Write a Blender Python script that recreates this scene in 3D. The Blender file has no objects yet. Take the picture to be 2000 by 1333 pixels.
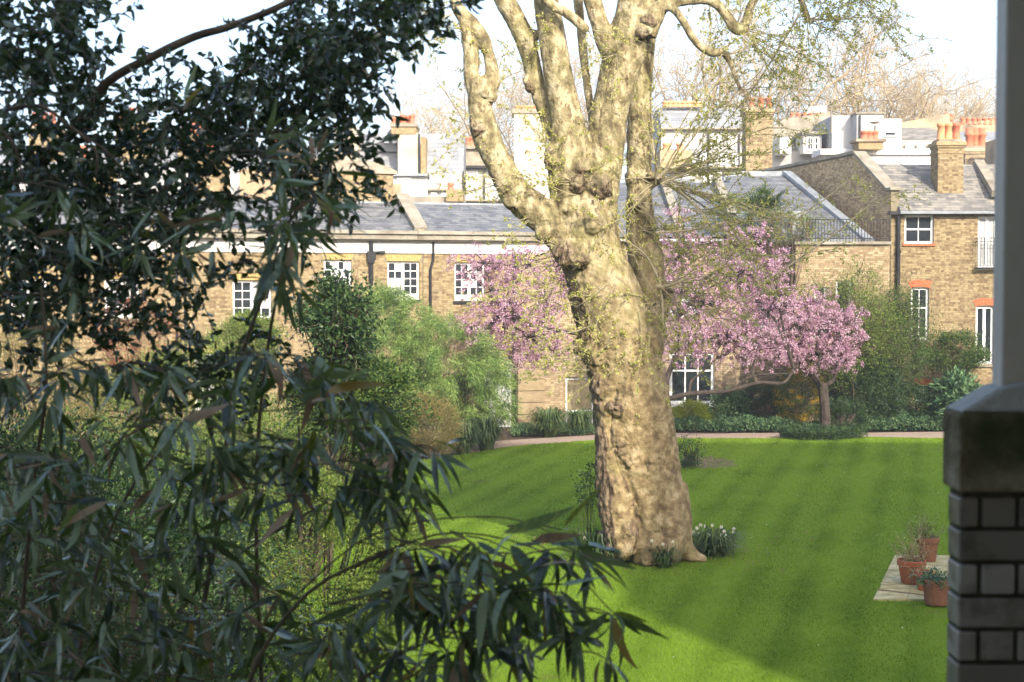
import bpy, math, random
import numpy as np
from mathutils import Vector, noise as mnoise

random.seed(7)
rng = np.random.default_rng(7)
S = bpy.context.scene
COL = S.collection
R = math.radians
PI = math.pi
HAZE = 0.0013

# ------------------------------------------------------------------ camera
CAMZ, F, PITCH = 4.84, 2778.0, R(2.2)
cam = bpy.data.cameras.new('camera')
cam.lens = 50; cam.sensor_width = 36
cam.clip_start = 0.1; cam.clip_end = 2000
cam.dof.use_dof = True
cam.dof.focus_distance = 27.0
cam.dof.aperture_fstop = 5.6
cam_o = bpy.data.objects.new('camera', cam)
cam_o.location = (0, 0, CAMZ)
cam_o.rotation_euler = (PI / 2 - PITCH, 0, 0)
COL.objects.link(cam_o)
S.camera = cam_o

# ------------------------------------------------------------------ sky, sun, exposure
SUN_EL, SUN_AZ = R(31), R(157)
w = bpy.data.worlds.new('World'); S.world = w; w.use_nodes = True
wn = w.node_tree.nodes; wl = w.node_tree.links
bg = wn['Background']
sky = wn.new('ShaderNodeTexSky'); sky.sky_type = 'NISHITA'
sky.sun_disc = False; sky.sun_elevation = SUN_EL; sky.sun_rotation = SUN_AZ
sky.air_density = 0.85; sky.dust_density = 3.0; sky.ozone_density = 1.0
wl.new(sky.outputs[0], bg.inputs[0]); bg.inputs[1].default_value = 0.15
sd = bpy.data.lights.new('sun', 'SUN'); sd.energy = 2.1; sd.angle = R(0.55); sd.color = (1.0, 0.93, 0.80)
so = bpy.data.objects.new('sun', sd); COL.objects.link(so)
sdir = Vector((math.sin(SUN_AZ) * math.cos(SUN_EL), math.cos(SUN_AZ) * math.cos(SUN_EL), math.sin(SUN_EL)))
so.rotation_euler = sdir.to_track_quat('Z', 'Y').to_euler()
so.location = (30, -60, 60)
S.view_settings.view_transform = 'Standard'; S.view_settings.look = 'None'
S.view_settings.gamma = 1; S.view_settings.use_curve_mapping = False
S.view_settings.exposure = 1.72
S.cycles.max_bounces = 6; S.cycles.transparent_max_bounces = 8

# ------------------------------------------------------------------ helpers
def P(px, py, D):
    """point of the world seen at (px, py) of the photograph, at distance D in front of the camera"""
    u = (px - 1000) / F; v = (666.5 - py) / F
    c, s = math.cos(PITCH), math.sin(PITCH)
    d = np.array([u, c + v * s, -s + v * c])
    return np.array([0, 0, CAMZ]) + d * (D / d[1])
def PX(px, D): return P(px, 560, D)[0]
def PZ(py, D): return P(1000, py, D)[2]
def PM(px, D): return px * D / F            # pixels to metres

ORG = {}
def tag(o, label=None, cat=None, group=None, kind=None):
    if label: o['label'] = label
    if cat: o['category'] = cat
    if group: o['group'] = group
    if kind: o['kind'] = kind
    return o
def thing(name, loc, label, cat, group=None):
    o = bpy.data.objects.new(name, None); COL.objects.link(o)
    o.location = tuple(map(float, loc)); o.empty_display_size = 0.2
    ORG[o] = np.array(loc, float)
    return tag(o, label, cat, group)
def nrm(a):
    a = np.asarray(a, float)
    return a / (np.linalg.norm(a, axis=-1, keepdims=True) + 1e-9)

CUBE_V = np.array([[0,0,0],[1,0,0],[1,1,0],[0,1,0],[0,0,1],[1,0,1],[1,1,1],[0,1,1]], float)
CUBE_F = np.array([[0,3,2,1],[4,5,6,7],[0,1,5,4],[1,2,6,5],[2,3,7,6],[3,0,4,7]])
class MB:
    def __init__(s): s.v = []; s.q = []; s.t = []; s.n = 0; s.poly = []
    def add(s, v, q=None, t=None):
        v = np.asarray(v, float).reshape(-1, 3)
        s.v.append(v)
        if q is not None and len(q): s.q.append(np.asarray(q) + s.n)
        if t is not None and len(t): s.t.append(np.asarray(t) + s.n)
        s.n += len(v)
    def boxes(s, B, fr=None, ux=None, vx=None, wx=None, o=None):
        """B (n,6): a0,a1,b0,b1,c0,c1 in the frame"""
        B = np.asarray(B, float).reshape(-1, 6)
        if not len(B): return s
        lo = B[:, [0, 2, 4]][:, None, :]; hi = B[:, [1, 3, 5]][:, None, :]
        v = lo + (hi - lo) * CUBE_V[None]
        if fr is not None: v = fr.w(v)
        f = CUBE_F[None] + (np.arange(len(B)) * 8)[:, None, None]
        s.add(v.reshape(-1, 3), f.reshape(-1, 4)); return s
    def box(s, a0, a1, b0, b1, c0, c1, fr=None): return s.boxes([[a0, a1, b0, b1, c0, c1]], fr)
    def prism(s, poly, w0, w1, fr):
        """polygon in (u, z) of a frame, extruded from w0 to w1"""
        n = len(poly); p = np.array(poly, float)
        a = np.column_stack([p[:, 0], np.full(n, w0), p[:, 1]]); b = np.column_stack([p[:, 0], np.full(n, w1), p[:, 1]])
        v = fr.w(np.vstack([a, b])); base = s.n
        s.add(v, [[i, (i + 1) % n, (i + 1) % n + n, i + n] for i in range(n)])
        s.poly.append([base + i for i in range(n)][::-1]); s.poly.append([base + n + i for i in range(n)])
        return s
    def tube(s, pts, rad, n=6, cap=True):
        pts = np.asarray(pts, float); m = len(pts)
        rad = np.broadcast_to(np.asarray(rad, float), (m,))
        t = np.empty_like(pts); t[1:-1] = pts[2:] - pts[:-2]; t[0] = pts[1] - pts[0]; t[-1] = pts[-1] - pts[-2]
        t = nrm(t)
        ref = np.array([0.31, 0.17, 0.93]) if abs(t[0][2]) < 0.85 else np.array([0.95, 0.2, 0.1])
        a = nrm(np.cross(t, ref)); b = np.cross(t, a)
        th = np.arange(n) * 2 * PI / n
        ring = pts[:, None, :] + rad[:, None, None] * (np.cos(th)[None, :, None] * a[:, None, :] + np.sin(th)[None, :, None] * b[:, None, :])
        i = np.arange(m - 1)[:, None] * n; j = np.arange(n)[None]; jn = (j + 1) % n
        q = np.stack([i + j, i + jn, i + n + jn, i + n + j], -1).reshape(-1, 4)
        tr = []
        v = ring.reshape(-1, 3)
        if cap:
            v = np.vstack([v, pts[0] - t[0] * rad[0] * .5, pts[-1] + t[-1] * rad[-1] * .5])
            c0, c1 = m * n, m * n + 1; L = (m - 1) * n
            tr = [[c0, (k + 1) % n, k] for k in range(n)] + [[c1, L + k, L + (k + 1) % n] for k in range(n)]
        s.add(v, q, tr); return s
    def lathe(s, prof, c, n=16, sq=1.0):
        prof = np.asarray(prof, float); m = len(prof); th = np.arange(n) * 2 * PI / n
        v = np.stack([prof[:, 0][:, None] * np.cos(th), prof[:, 0][:, None] * np.sin(th) * sq, np.repeat(prof[:, 1][:, None], n, 1)], -1).reshape(-1, 3) + np.asarray(c)
        i = np.arange(m - 1)[:, None] * n; j = np.arange(n)[None]; jn = (j + 1) % n
        s.add(v, np.stack([i + j, i + jn, i + n + jn, i + n + j], -1).reshape(-1, 4)); return s
    def leaves(s, p, d, L, W, fold=0.15, rich=False, side=None):
        p = np.asarray(p, float); d = nrm(d); N = len(p)
        L = np.broadcast_to(np.asarray(L, float), (N,))[:, None]; W = np.broadcast_to(np.asarray(W, float), (N,))[:, None]
        if side is None: side = rng.normal(size=(N, 3))
        sd_ = nrm(np.cross(d, side)); nn = np.cross(d, sd_)
        k = np.arange(N)[:, None]
        if not rich:
            v = np.stack([p, p + d * L * .45 + sd_ * W * .5 + nn * W * fold, p + d * L, p + d * L * .45 - sd_ * W * .5 + nn * W * fold], 1)
            s.add(v.reshape(-1, 3), None, np.concatenate([k * 4 + [0, 1, 2], k * 4 + [0, 2, 3]]))
        else:
            v = np.stack([p, p + d * L * .3 + sd_ * W * .46 + nn * W * fold, p + d * L * .68 + sd_ * W * .38 + nn * W * fold * .8 - nn * L * .06,
                          p + d * L - nn * L * .14, p + d * L * .68 - sd_ * W * .38 + nn * W * fold * .8 - nn * L * .06, p + d * L * .3 - sd_ * W * .46 + nn * W * fold,
                          p + d * L * .5 - nn * L * .03], 1)
            o = k * 7
            s.add(v.reshape(-1, 3), None, np.concatenate([o + [0, 1, 6], o + [1, 2, 6], o + [2, 3, 6], o + [3, 4, 6], o + [4, 5, 6], o + [5, 0, 6]]))
        return s
    def mesh(s, name, org=None):
        me = bpy.data.meshes.new(name)
        v = np.vstack(s.v) if s.v else np.zeros((0, 3))
        if org is not None: v = v - org
        q = np.vstack(s.q) if s.q else np.zeros((0, 4), int)
        t = np.vstack(s.t) if s.t else np.zeros((0, 3), int)
        pl = s.poly
        nl = len(q) * 4 + len(t) * 3 + sum(map(len, pl))
        me.vertices.add(len(v)); me.vertices.foreach_set('co', v.astype(np.float32).ravel())
        me.loops.add(nl)
        idx = np.concatenate([q.ravel(), t.ravel()] + [np.array(x) for x in pl]).astype(np.int32)
        me.loops.foreach_set('vertex_index', idx)
        sizes = np.concatenate([np.full(len(q), 4), np.full(len(t), 3), np.array([len(x) for x in pl], int)]).astype(np.int32)
        me.polygons.add(len(sizes))
        st = np.zeros(len(sizes), np.int32); st[1:] = np.cumsum(sizes)[:-1]
        me.polygons.foreach_set('loop_start', st)
        try: me.polygons.foreach_set('loop_total', sizes)
        except Exception: pass
        me.update(calc_edges=True); me.validate()
        return me
    def build(s, name, mat, parent=None, smooth=False, kind=None, org=None):
        og = ORG[parent] if parent is not None else (np.zeros(3) if org is None else np.asarray(org, float))
        me = s.mesh(name, og); me.materials.append(mat)
        me.polygons.foreach_set('use_smooth', [bool(smooth)] * len(me.polygons))
        o = bpy.data.objects.new(name, me); COL.objects.link(o)
        if parent is not None: o.parent = parent
        else: o.location = tuple(og)
        ORG[o] = og
        if kind: o['kind'] = kind
        return o

class Frame:
    """u along the wall, w outward, z up"""
    def __init__(s, o, u, wv=None, z=(0, 0, 1)):
        s.o = np.array(o, float); s.u = nrm(u); s.z = nrm(z)
        s.wv = nrm(wv) if wv is not None else np.cross(s.u, s.z)
    def w(s, v):
        v = np.asarray(v, float)
        return s.o + v[..., 0:1] * s.u + v[..., 1:2] * s.wv + v[..., 2:3] * s.z
def front(D): return Frame((0, D, 0), (1, 0, 0), (0, -1, 0))

# ------------------------------------------------------------------ materials
def lin(c):
    if isinstance(c, str):
        c = [int(c[i:i + 2], 16) / 255 for i in (0, 2, 4)]
        return [x / 12.92 if x <= .04045 else ((x + .055) / 1.055) ** 2.4 for x in c] + [1]
    return list(c) + [1]
def M(name, cols, scale=3.0, rough=.8, bump=0.0, bscale=None, island=0.0, detail=6, trans=0.0, spec=.3, obj=False, metal=0, coat=0, ramp=(.35, .65), tcol=None, stain=None, aniso=None, hue=0.0):
    m = bpy.data.materials.new(name); m.use_nodes = True
    n = m.node_tree.nodes; l = m.node_tree.links; b = n['Principled BSDF']
    b.inputs['Roughness'].default_value = rough; b.inputs['Specular IOR Level'].default_value = spec
    b.inputs['Metallic'].default_value = metal; b.inputs['Coat Weight'].default_value = coat
    tc = n.new('ShaderNodeTexCoord'); src = tc.outputs['Object']
    if aniso:
        mp = n.new('ShaderNodeMapping'); mp.inputs['Scale'].default_value = aniso; l.new(src, mp.inputs[0]); src = mp.outputs[0]
    nz = n.new('ShaderNodeTexNoise'); nz.inputs['Scale'].default_value = scale; nz.inputs['Detail'].default_value = detail
    nz.inputs['Roughness'].default_value = .6
    l.new(src, nz.inputs['Vector'])
    rp = n.new('ShaderNodeValToRGB'); cr = rp.color_ramp
    cols = [lin(c) for c in cols]
    if len(cols) == 1: cols = cols * 2
    cr.elements[0].position = ramp[0]; cr.elements[1].position = ramp[1]
    cr.elements[0].color = cols[0]; cr.elements[1].color = cols[-1]
    for i, c in enumerate(cols[1:-1]):
        e = cr.elements.new(ramp[0] + (ramp[1] - ramp[0]) * (i + 1) / (len(cols) - 1)); e.color = c
    col = rp.outputs[0]
    if island:
        if obj: rnd = n.new('ShaderNodeObjectInfo').outputs['Random']
        else: rnd = n.new('ShaderNodeNewGeometry').outputs['Random Per Island']
        # random value drives the ramp as well as noise
        ad = n.new('ShaderNodeMath'); ad.operation = 'MULTIPLY_ADD'; ad.inputs[1].default_value = island; ad.inputs[2].default_value = -island / 2
        l.new(rnd, ad.inputs[0])
        a2 = n.new('ShaderNodeMath'); a2.operation = 'ADD'; l.new(nz.outputs[0], a2.inputs[0]); l.new(ad.outputs[0], a2.inputs[1])
        l.new(a2.outputs[0], rp.inputs[0])
        if hue:
            hs = n.new('ShaderNodeHueSaturation'); mr = n.new('ShaderNodeMapRange')
            mr.inputs[3].default_value = 1 - hue; mr.inputs[4].default_value = 1 + hue
            ml = n.new('ShaderNodeMath'); ml.operation = 'MULTIPLY'; ml.inputs[1].default_value = 7.13; fr = n.new('ShaderNodeMath'); fr.operation = 'FRACT'
            l.new(rnd, ml.inputs[0]); l.new(ml.outputs[0], fr.inputs[0]); l.new(fr.outputs[0], mr.inputs[0])
            l.new(mr.outputs[0], hs.inputs['Value']); l.new(col, hs.inputs['Color']); col = hs.outputs[0]
    else: l.new(nz.outputs[0], rp.inputs[0])
    if stain:   # (colour, scale, lo, hi)
        sn = n.new('ShaderNodeTexNoise'); sn.inputs['Scale'].default_value = stain[1]; sn.inputs['Detail'].default_value = 5
        l.new(tc.outputs['Object'], sn.inputs['Vector'])
        mr = n.new('ShaderNodeMapRange'); mr.inputs[1].default_value = stain[2]; mr.inputs[2].default_value = stain[3]
        l.new(sn.outputs[0], mr.inputs[0]); mx = n.new('ShaderNodeMix'); mx.data_type = 'RGBA'
        l.new(mr.outputs[0], mx.inputs[0]); l.new(col, mx.inputs[6]); mx.inputs[7].default_value = lin(stain[0]); col = mx.outputs[2]
    l.new(col, b.inputs['Base Color'])
    if bump:
        bn = n.new('ShaderNodeTexNoise'); bn.inputs['Scale'].default_value = bscale or scale * 4; bn.inputs['Detail'].default_value = 8
        l.new(src, bn.inputs['Vector'])
        bp = n.new('ShaderNodeBump'); bp.inputs['Strength'].default_value = bump; bp.inputs['Distance'].default_value = .03
        l.new(bn.outputs[0], bp.inputs['Height']); l.new(bp.outputs[0], b.inputs['Normal'])
    if trans:
        tr = n.new('ShaderNodeBsdfTranslucent'); mx = n.new('ShaderNodeMixShader'); mx.inputs[0].default_value = trans
        if tcol: tr.inputs[0].default_value = lin(tcol)
        else: l.new(col, tr.inputs[0])
        l.new(b.outputs[0], mx.inputs[1]); l.new(tr.outputs[0], mx.inputs[2]); l.new(mx.outputs[0], n['Material Output'].inputs[0])
    m.diffuse_color = cols[0]
    return m

m_brick = M('stock_brick', [(.15,.10,.052), (.24,.172,.088), (.31,.235,.122), (.37,.29,.16)], 9, .9, .5, 60, island=.42, ramp=(.25, .75), stain=((.16,.12,.08), .9, .6, .9))
m_brick_d = M('weathered_brick', [(.22,.16,.10), (.37,.28,.175), (.48,.375,.235)], 9, .9, .5, 60, island=.5, ramp=(.25, .75), stain=((.10,.08,.06), .8, .5, .8))
m_brick_g = M('gable_brick', [(.26,.18,.095), (.46,.33,.18), (.60,.45,.26)], 9, .9, .5, 60, island=.5, ramp=(.25, .75), stain=((.20,.15,.09), .8, .55, .8))
m_brick_b = M('pale_brick', [(.25,.175,.095), (.35,.26,.15), (.43,.34,.21)], 9, .9, .5, 60, island=.5, ramp=(.25, .75))
m_brick_r = M('red_rubbed_brick', [(.42,.10,.04), (.52,.16,.07)], 12, .85, .3, 60, island=.4)
m_gauge = M('gauged_yellow_brick', [(.36,.235,.075), (.46,.32,.12)], 12, .85, .3, 60, island=.6)
m_mortar = M('lime_mortar', [(.17,.14,.09), (.25,.21,.14)], 30, .95, .3)
m_stone = M('cornice_stone', [(.22,.195,.15), (.33,.30,.235)], 2.5, .9, .5, 25, stain=((.17,.14,.10), 1.6, .5, .75))
m_stone_d = M('grimy_stone', [(.22,.19,.14), (.34,.29,.22)], 4, .9, .5, 25)
m_band = M('rusticated_stucco', [(.27,.20,.115), (.38,.29,.17)], 3, .9, .4, 25, stain=((.28,.20,.12), 2, .5, .8))
m_white = M('white_paint', [(.60,.59,.56), (.68,.67,.64)], 1.5, .6, .1, 30)
m_wtrim = M('white_gloss_joinery', [(.76,.76,.73), (.82,.82,.80)], 2, .35)
m_render = M('white_stucco', [(.33,.325,.31), (.43,.425,.41)], .8, .85, .2, 30)
m_cream = M('cream_wall', [(.42,.36,.26), (.54,.48,.37)], 1.2, .9, .3, 25)
m_slate = M('blue_slate', [(.09,.096,.104), (.135,.14,.148), (.19,.192,.188)], 4, .55, .3, 40, island=.5, spec=.5, ramp=(.25, .75))
m_slate_w = M('weathered_slate', [(.13,.125,.115), (.20,.187,.165), (.28,.255,.21)], 4, .7, .3, 40, island=.5, ramp=(.25, .75))
m_slate_l = M('pale_slate', [(.19,.20,.215), (.27,.28,.285)], 4, .7, .3, 40, island=.5, ramp=(.25, .75))
m_lead = M('lead_flashing', [(.20,.215,.23), (.30,.32,.335)], 3, .5, .2, 20, metal=.1)
m_black = M('black_iron', [(.012,.012,.013), (.025,.025,.027)], 6, .45)
m_terra = M('terracotta_chimney', [(.42,.13,.07), (.55,.19,.10)], 5, .85, .2, 30, island=.3)
m_terra_o = M('orange_terracotta', [(.62,.27,.12), (.68,.34,.17)], 5, .85, .2, 30)
m_pot = M('terracotta_pot_clay', [(.30,.085,.035), (.40,.13,.06)], 8, .8, .3, 40, stain=((.42,.27,.19), 9, .6, .85))
m_pot_b = M('brown_clay', [(.17,.075,.04), (.25,.11,.06)], 8, .75, .3, 40)
m_glass = M('window_glass', [(.016,.02,.024), (.03,.036,.04)], 1.2, .06, spec=.6)
m_blind = M('blind_behind_glass', [(.24,.20,.11), (.34,.28,.16)], 2, .25, spec=.5, aniso=(1, 1, .1))
m_curt = M('net_curtain_behind_glass', [(.34,.35,.34), (.48,.48,.46)], 2, .25, spec=.5)
m_soil = M('bed_soil', [(.045,.028,.017), (.10,.065,.04)], 6, 1, .7, 20)
m_path = M('gravel_path', [(.30,.225,.17), (.38,.29,.225)], 8, .95, .5, 90)
m_paving = M('york_stone', [(.30,.25,.11), (.42,.36,.17), (.52,.46,.26)], 5, .9, .4, 30, island=.5, stain=((.22,.20,.08), 3, .55, .8))
m_lrender = M('wood', [(.12,.08,.05), (.2,.14,.08)], 8, .8, .4, 30, aniso=(1, 1, .15))
m_cherrybark = M('cherry_bark', [(.03,.022,.017), (.08,.06,.045)], 9, .85, .5, 30)
m_bark = M('brown_bark', [(.07,.05,.035), (.16,.12,.08)], 9, .85, .5, 30)
m_twigl = M('pale_twig', [(.24,.20,.12), (.42,.36,.23)], 9, .8)
m_twigf = M('far_tree_bark', [(.26,.20,.12), (.38,.30,.19)], 3, .85, island=.3)
m_farbud = M('far_tree_buds', [(.44,.31,.14), (.52,.42,.22)], 3, .85, island=.6, trans=.3)
m_pleaf = M('young_plane_leaf', [(.34,.35,.06), (.50,.50,.12), (.63,.60,.22)], 5, .6, island=.7, trans=.45)
m_blossom = M('cherry_blossom', [(.36,.17,.26), (.57,.34,.44), (.78,.60,.66)], 1.6, .7, island=.7, trans=.35, ramp=(.2, .8))
m_bronze = M('bronze_cherry_leaf', [(.18,.08,.035), (.30,.16,.05)], 4, .6, island=.5, trans=.3)
m_bam_mid = M('garden_bamboo_leaf', [(.045,.105,.02), (.17,.28,.055), (.38,.48,.14)], 2.2, .5, island=.6, trans=.3, ramp=(.25, .75))
m_yellowbush = M('golden_shrub_leaf', [(.13,.13,.03), (.26,.22,.06), (.34,.25,.10)], 4, .6, island=.7, trans=.35)
m_dark = M('dark_shrub_leaf', [(.012,.035,.012), (.035,.075,.02), (.07,.12,.035)], 2.5, .4, island=.6, trans=.2)
m_mid = M('mid_green_leaf', [(.03,.07,.015), (.07,.13,.025), (.14,.20,.04)], 2.5, .5, island=.6, trans=.3)
m_spring = M('spring_green_leaf', [(.09,.15,.02), (.16,.24,.035), (.27,.33,.07)], 2.5, .5, island=.6, trans=.4)
m_lime = M('lime_shrub_leaf', [(.20,.26,.02), (.36,.40,.04)], 4, .5, island=.6, trans=.35)
m_forsy = M('forsythia_flower', [(.45,.26,.01), (.62,.38,.02)], 4, .6, island=.6, trans=.3)
m_cover = M('ground_cover_leaf', [(.03,.08,.035), (.08,.16,.06), (.15,.24,.10)], 2.5, .5, island=.6, trans=.2)
m_strap = M('strap_leaf', [(.03,.07,.02), (.08,.13,.035), (.15,.20,.07)], 3, .4, island=.6, trans=.25)
m_petal = M('pale_petal', [(.75,.72,.52), (.82,.80,.66)], 5, .6, trans=.3)
m_blue = M('violet_flower', [(.12,.13,.32), (.25,.25,.45)], 5, .6, island=.5)
m_rleaf = M('red_rose_leaf', [(.22,.06,.04), (.30,.12,.05)], 4, .6, island=.6, trans=.3)
m_ever = M('evergreen_leaf', [(.010,.024,.013), (.040,.070,.042), (.13,.18,.12)], 5, .25, island=.7, trans=.18, tcol=(.10,.17,.02), spec=.5)
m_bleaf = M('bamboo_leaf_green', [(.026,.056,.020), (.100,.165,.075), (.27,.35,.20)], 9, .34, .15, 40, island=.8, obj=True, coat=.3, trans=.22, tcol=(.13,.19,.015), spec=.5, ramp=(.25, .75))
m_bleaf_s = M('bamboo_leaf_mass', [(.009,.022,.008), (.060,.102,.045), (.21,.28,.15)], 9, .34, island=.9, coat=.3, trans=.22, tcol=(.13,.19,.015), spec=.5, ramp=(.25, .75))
m_btan = M('dry_bamboo_leaf', [(.23,.15,.08), (.34,.25,.15)], 9, .6, island=.5, obj=True, trans=.25)
m_byel = M('yellowing_bamboo_leaf', [(.10,.15,.015), (.22,.27,.03), (.30,.20,.05)], 14, .45, island=.5, obj=True, trans=.35, ramp=(.3, .6))
m_culm = M('bamboo_cane', [(.07,.055,.03), (.14,.11,.055)], 12, .5, aniso=(1, 1, .2))
m_glaze = M('grey_glazed_brick', [(.19,.165,.13), (.27,.24,.20), (.34,.31,.265)], 5, .4, .25, 20, island=.6, obj=True, stain=((.075,.065,.035), 11, .52, .72))
m_gmortar = M('dark_mossy_mortar', [(.045,.04,.02), (.09,.08,.045)], 20, .95, .6, 60)
m_capst = M('mossy_cap_stone', [(.08,.065,.03), (.17,.14,.075), (.27,.235,.15)], 7, .9, .6, 40, stain=((.05,.06,.015), 5, .5, .65))
m_captop = M('pale_cap_stone', [(.34,.34,.30), (.46,.46,.41)], 9, .9, .4, 50)  # paler tone for the sloping top of the cap
m_post = M('grey_painted_post', [(.52,.48,.40), (.58,.54,.46)], 5, .6, .1, 30, stain=((.15,.12,.09), 12, .66, .72))

# plane bark: flaking patches
def plane_bark():
    m = bpy.data.materials.new('plane_bark'); m.use_nodes = True
    n = m.node_tree.nodes; l = m.node_tree.links; b = n['Principled BSDF']
    b.inputs['Roughness'].default_value = .85; b.inputs['Specular IOR Level'].default_value = .2
    tc = n.new('ShaderNodeTexCoord')
    def nz(s, d=6, ani=None, dist=0):
        x = n.new('ShaderNodeTexNoise'); x.inputs['Scale'].default_value = s; x.inputs['Detail'].default_value = d; x.inputs['Distortion'].default_value = dist
        if ani:
            mp = n.new('ShaderNodeMapping'); mp.inputs['Scale'].default_value = ani; l.new(tc.outputs['Object'], mp.inputs[0]); l.new(mp.outputs[0], x.inputs['Vector'])
        else: l.new(tc.outputs['Object'], x.inputs['Vector'])
        return x.outputs[0]
    def ramp(s, pts):
        r = n.new('ShaderNodeValToRGB'); l.new(s, r.inputs[0]); e = r.color_ramp.elements
        e[0].position, e[0].color = pts[0][0], lin(pts[0][1]); e[1].position, e[1].color = pts[-1][0], lin(pts[-1][1])
        for p, c in pts[1:-1]: q = e.new(p); q.color = lin(c)
        return r.outputs[0]
    def mr(s, a, b_, lo=0, hi=1):
        x = n.new('ShaderNodeMapRange'); x.inputs[1].default_value = a; x.inputs[2].default_value = b_; x.inputs[3].default_value = lo; x.inputs[4].default_value = hi
        l.new(s, x.inputs[0]); return x.outputs[0]
    def mix(f, a, b_, mode='MIX'):
        x = n.new('ShaderNodeMix'); x.data_type = 'RGBA'; x.blend_type = mode; l.new(f, x.inputs[0])
        for k, c in ((6, a), (7, b_)):
            if isinstance(c, tuple): x.inputs[k].default_value = lin(c)
            else: l.new(c, x.inputs[k])
        return x.outputs[2]
    def mth(op, a, b_):
        x = n.new('ShaderNodeMath'); x.operation = op
        for k, c in enumerate((a, b_)):
            if isinstance(c, (int, float)): x.inputs[k].default_value = c
            else: l.new(c, x.inputs[k])
        return x.outputs[0]
    low0 = ramp(nz(7, 12), [(.3, (.13, .09, .05)), (.45, (.24, .175, .085)), (.55, (.33, .25, .13)), (.7, (.42, .34, .20))])
    fl2 = mr(nz(30, 6), .58, .68); low = mix(fl2, low0, (.19, .13, .07))
    up0 = ramp(nz(6.5, 12, (1, 1, .55), .25), [(.36, (.12, .095, .05)), (.40, (.20, .17, .085)), (.47, (.23, .195, .10)), (.485, (.28, .23, .12)), (.53, (.31, .255, .135)), (.545, (.37, .31, .18)), (.66, (.43, .37, .23))])
    flk = mr(nz(17, 6, (1, 1, .5)), .56, .66); up = mix(flk, up0, (.17, .12, .065))
    sp = n.new('ShaderNodeSeparateXYZ'); l.new(tc.outputs['Object'], sp.inputs[0])
    zf = mr(mth('ADD', sp.outputs['Z'], mth('MULTIPLY', nz(1.5), 2.0)), 3.6, 7.4)
    c = mix(zf, low, up)
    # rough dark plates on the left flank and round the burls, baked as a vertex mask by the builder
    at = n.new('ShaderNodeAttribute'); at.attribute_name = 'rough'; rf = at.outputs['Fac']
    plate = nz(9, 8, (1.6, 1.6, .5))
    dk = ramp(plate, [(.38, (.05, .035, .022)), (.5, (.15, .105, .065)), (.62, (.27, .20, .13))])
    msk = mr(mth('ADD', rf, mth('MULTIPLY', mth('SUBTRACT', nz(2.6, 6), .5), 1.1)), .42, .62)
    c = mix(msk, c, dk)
    grn = mr(nz(1.1, 4), .58, .75, 0, .35)
    c = mix(grn, c, (.30, .30, .09))
    l.new(c, b.inputs['Base Color'])
    bp = n.new('ShaderNodeBump'); bp.inputs['Strength'].default_value = .9; bp.inputs['Distance'].default_value = .07
    hgt = mth('ADD', mth('MULTIPLY', nz(16, 10), .6), mth('MULTIPLY', mth('MULTIPLY', plate, msk), 2.2))
    l.new(hgt, bp.inputs['Height']); l.new(bp.outputs[0], b.inputs['Normal'])
    return m
m_plane = plane_bark()

def lawn_mat():
    m = bpy.data.materials.new('mown_grass'); m.use_nodes = True
    n = m.node_tree.nodes; l = m.node_tree.links; b = n['Principled BSDF']
    b.inputs['Roughness'].default_value = .8; b.inputs['Specular IOR Level'].default_value = .05
    tc = n.new('ShaderNodeTexCoord'); geo = n.new('ShaderNodeNewGeometry')
    def noise(s, d=4):
        x = n.new('ShaderNodeTexNoise'); x.inputs['Scale'].default_value = s; x.inputs['Detail'].default_value = d; l.new(tc.outputs['Object'], x.inputs['Vector']); return x
    wv = n.new('ShaderNodeTexWave'); wv.wave_type = 'BANDS'; wv.bands_direction = 'X'; wv.wave_profile = 'SIN'
    mp = n.new('ShaderNodeMapping'); mp.inputs['Rotation'].default_value = (0, 0, R(16))
    wv.inputs['Scale'].default_value = 1 / .86 / 3.18; wv.inputs['Distortion'].default_value = .2; wv.inputs['Detail'].default_value = 1; wv.inputs['Detail Scale'].default_value = .6
    l.new(tc.outputs['Object'], mp.inputs[0]); l.new(mp.outputs[0], wv.inputs[0])
    ns = noise(.35); nf = noise(3.5, 6)
    a = n.new('ShaderNodeMath'); a.operation = 'MULTIPLY_ADD'; l.new(wv.outputs['Fac'], a.inputs[0]); a.inputs[1].default_value = .24
    l.new(ns.outputs[0], a.inputs[2])
    a2 = n.new('ShaderNodeMath'); a2.operation = 'MULTIPLY_ADD'; l.new(nf.outputs[0], a2.inputs[0]); a2.inputs[1].default_value = .34; l.new(a.outputs[0], a2.inputs[2])
    a3 = n.new('ShaderNodeMath'); a3.operation = 'MULTIPLY_ADD'; l.new(geo.outputs['Random Per Island'], a3.inputs[0]); a3.inputs[1].default_value = .22; l.new(a2.outputs[0], a3.inputs[2])
    rp = n.new('ShaderNodeValToRGB'); e = rp.color_ramp.elements; l.new(a3.outputs[0], rp.inputs[0])
    e[0].position = .52; e[0].color = (.094, .172, .010, 1); e[1].position = .96; e[1].color = (.190, .298, .026, 1)
    sp = n.new('ShaderNodeMapRange'); sp.inputs[1].default_value = .66; sp.inputs[2].default_value = .8; l.new(noise(.9, 8).outputs[0], sp.inputs[0])
    mx = n.new('ShaderNodeMix'); mx.data_type = 'RGBA'; l.new(sp.outputs[0], mx.inputs[0]); l.new(rp.outputs[0], mx.inputs[6]); mx.inputs[7].default_value = (.17, .15, .06, 1)
    l.new(mx.outputs[2], b.inputs['Base Color'])
    tr = n.new('ShaderNodeBsdfTranslucent'); l.new(mx.outputs[2], tr.inputs[0]); ms = n.new('ShaderNodeMixShader'); ms.inputs[0].default_value = .3
    l.new(b.outputs[0], ms.inputs[1]); l.new(tr.outputs[0], ms.inputs[2]); l.new(ms.outputs[0], n['Material Output'].inputs[0])
    return m
m_lawn = lawn_mat()
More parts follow.
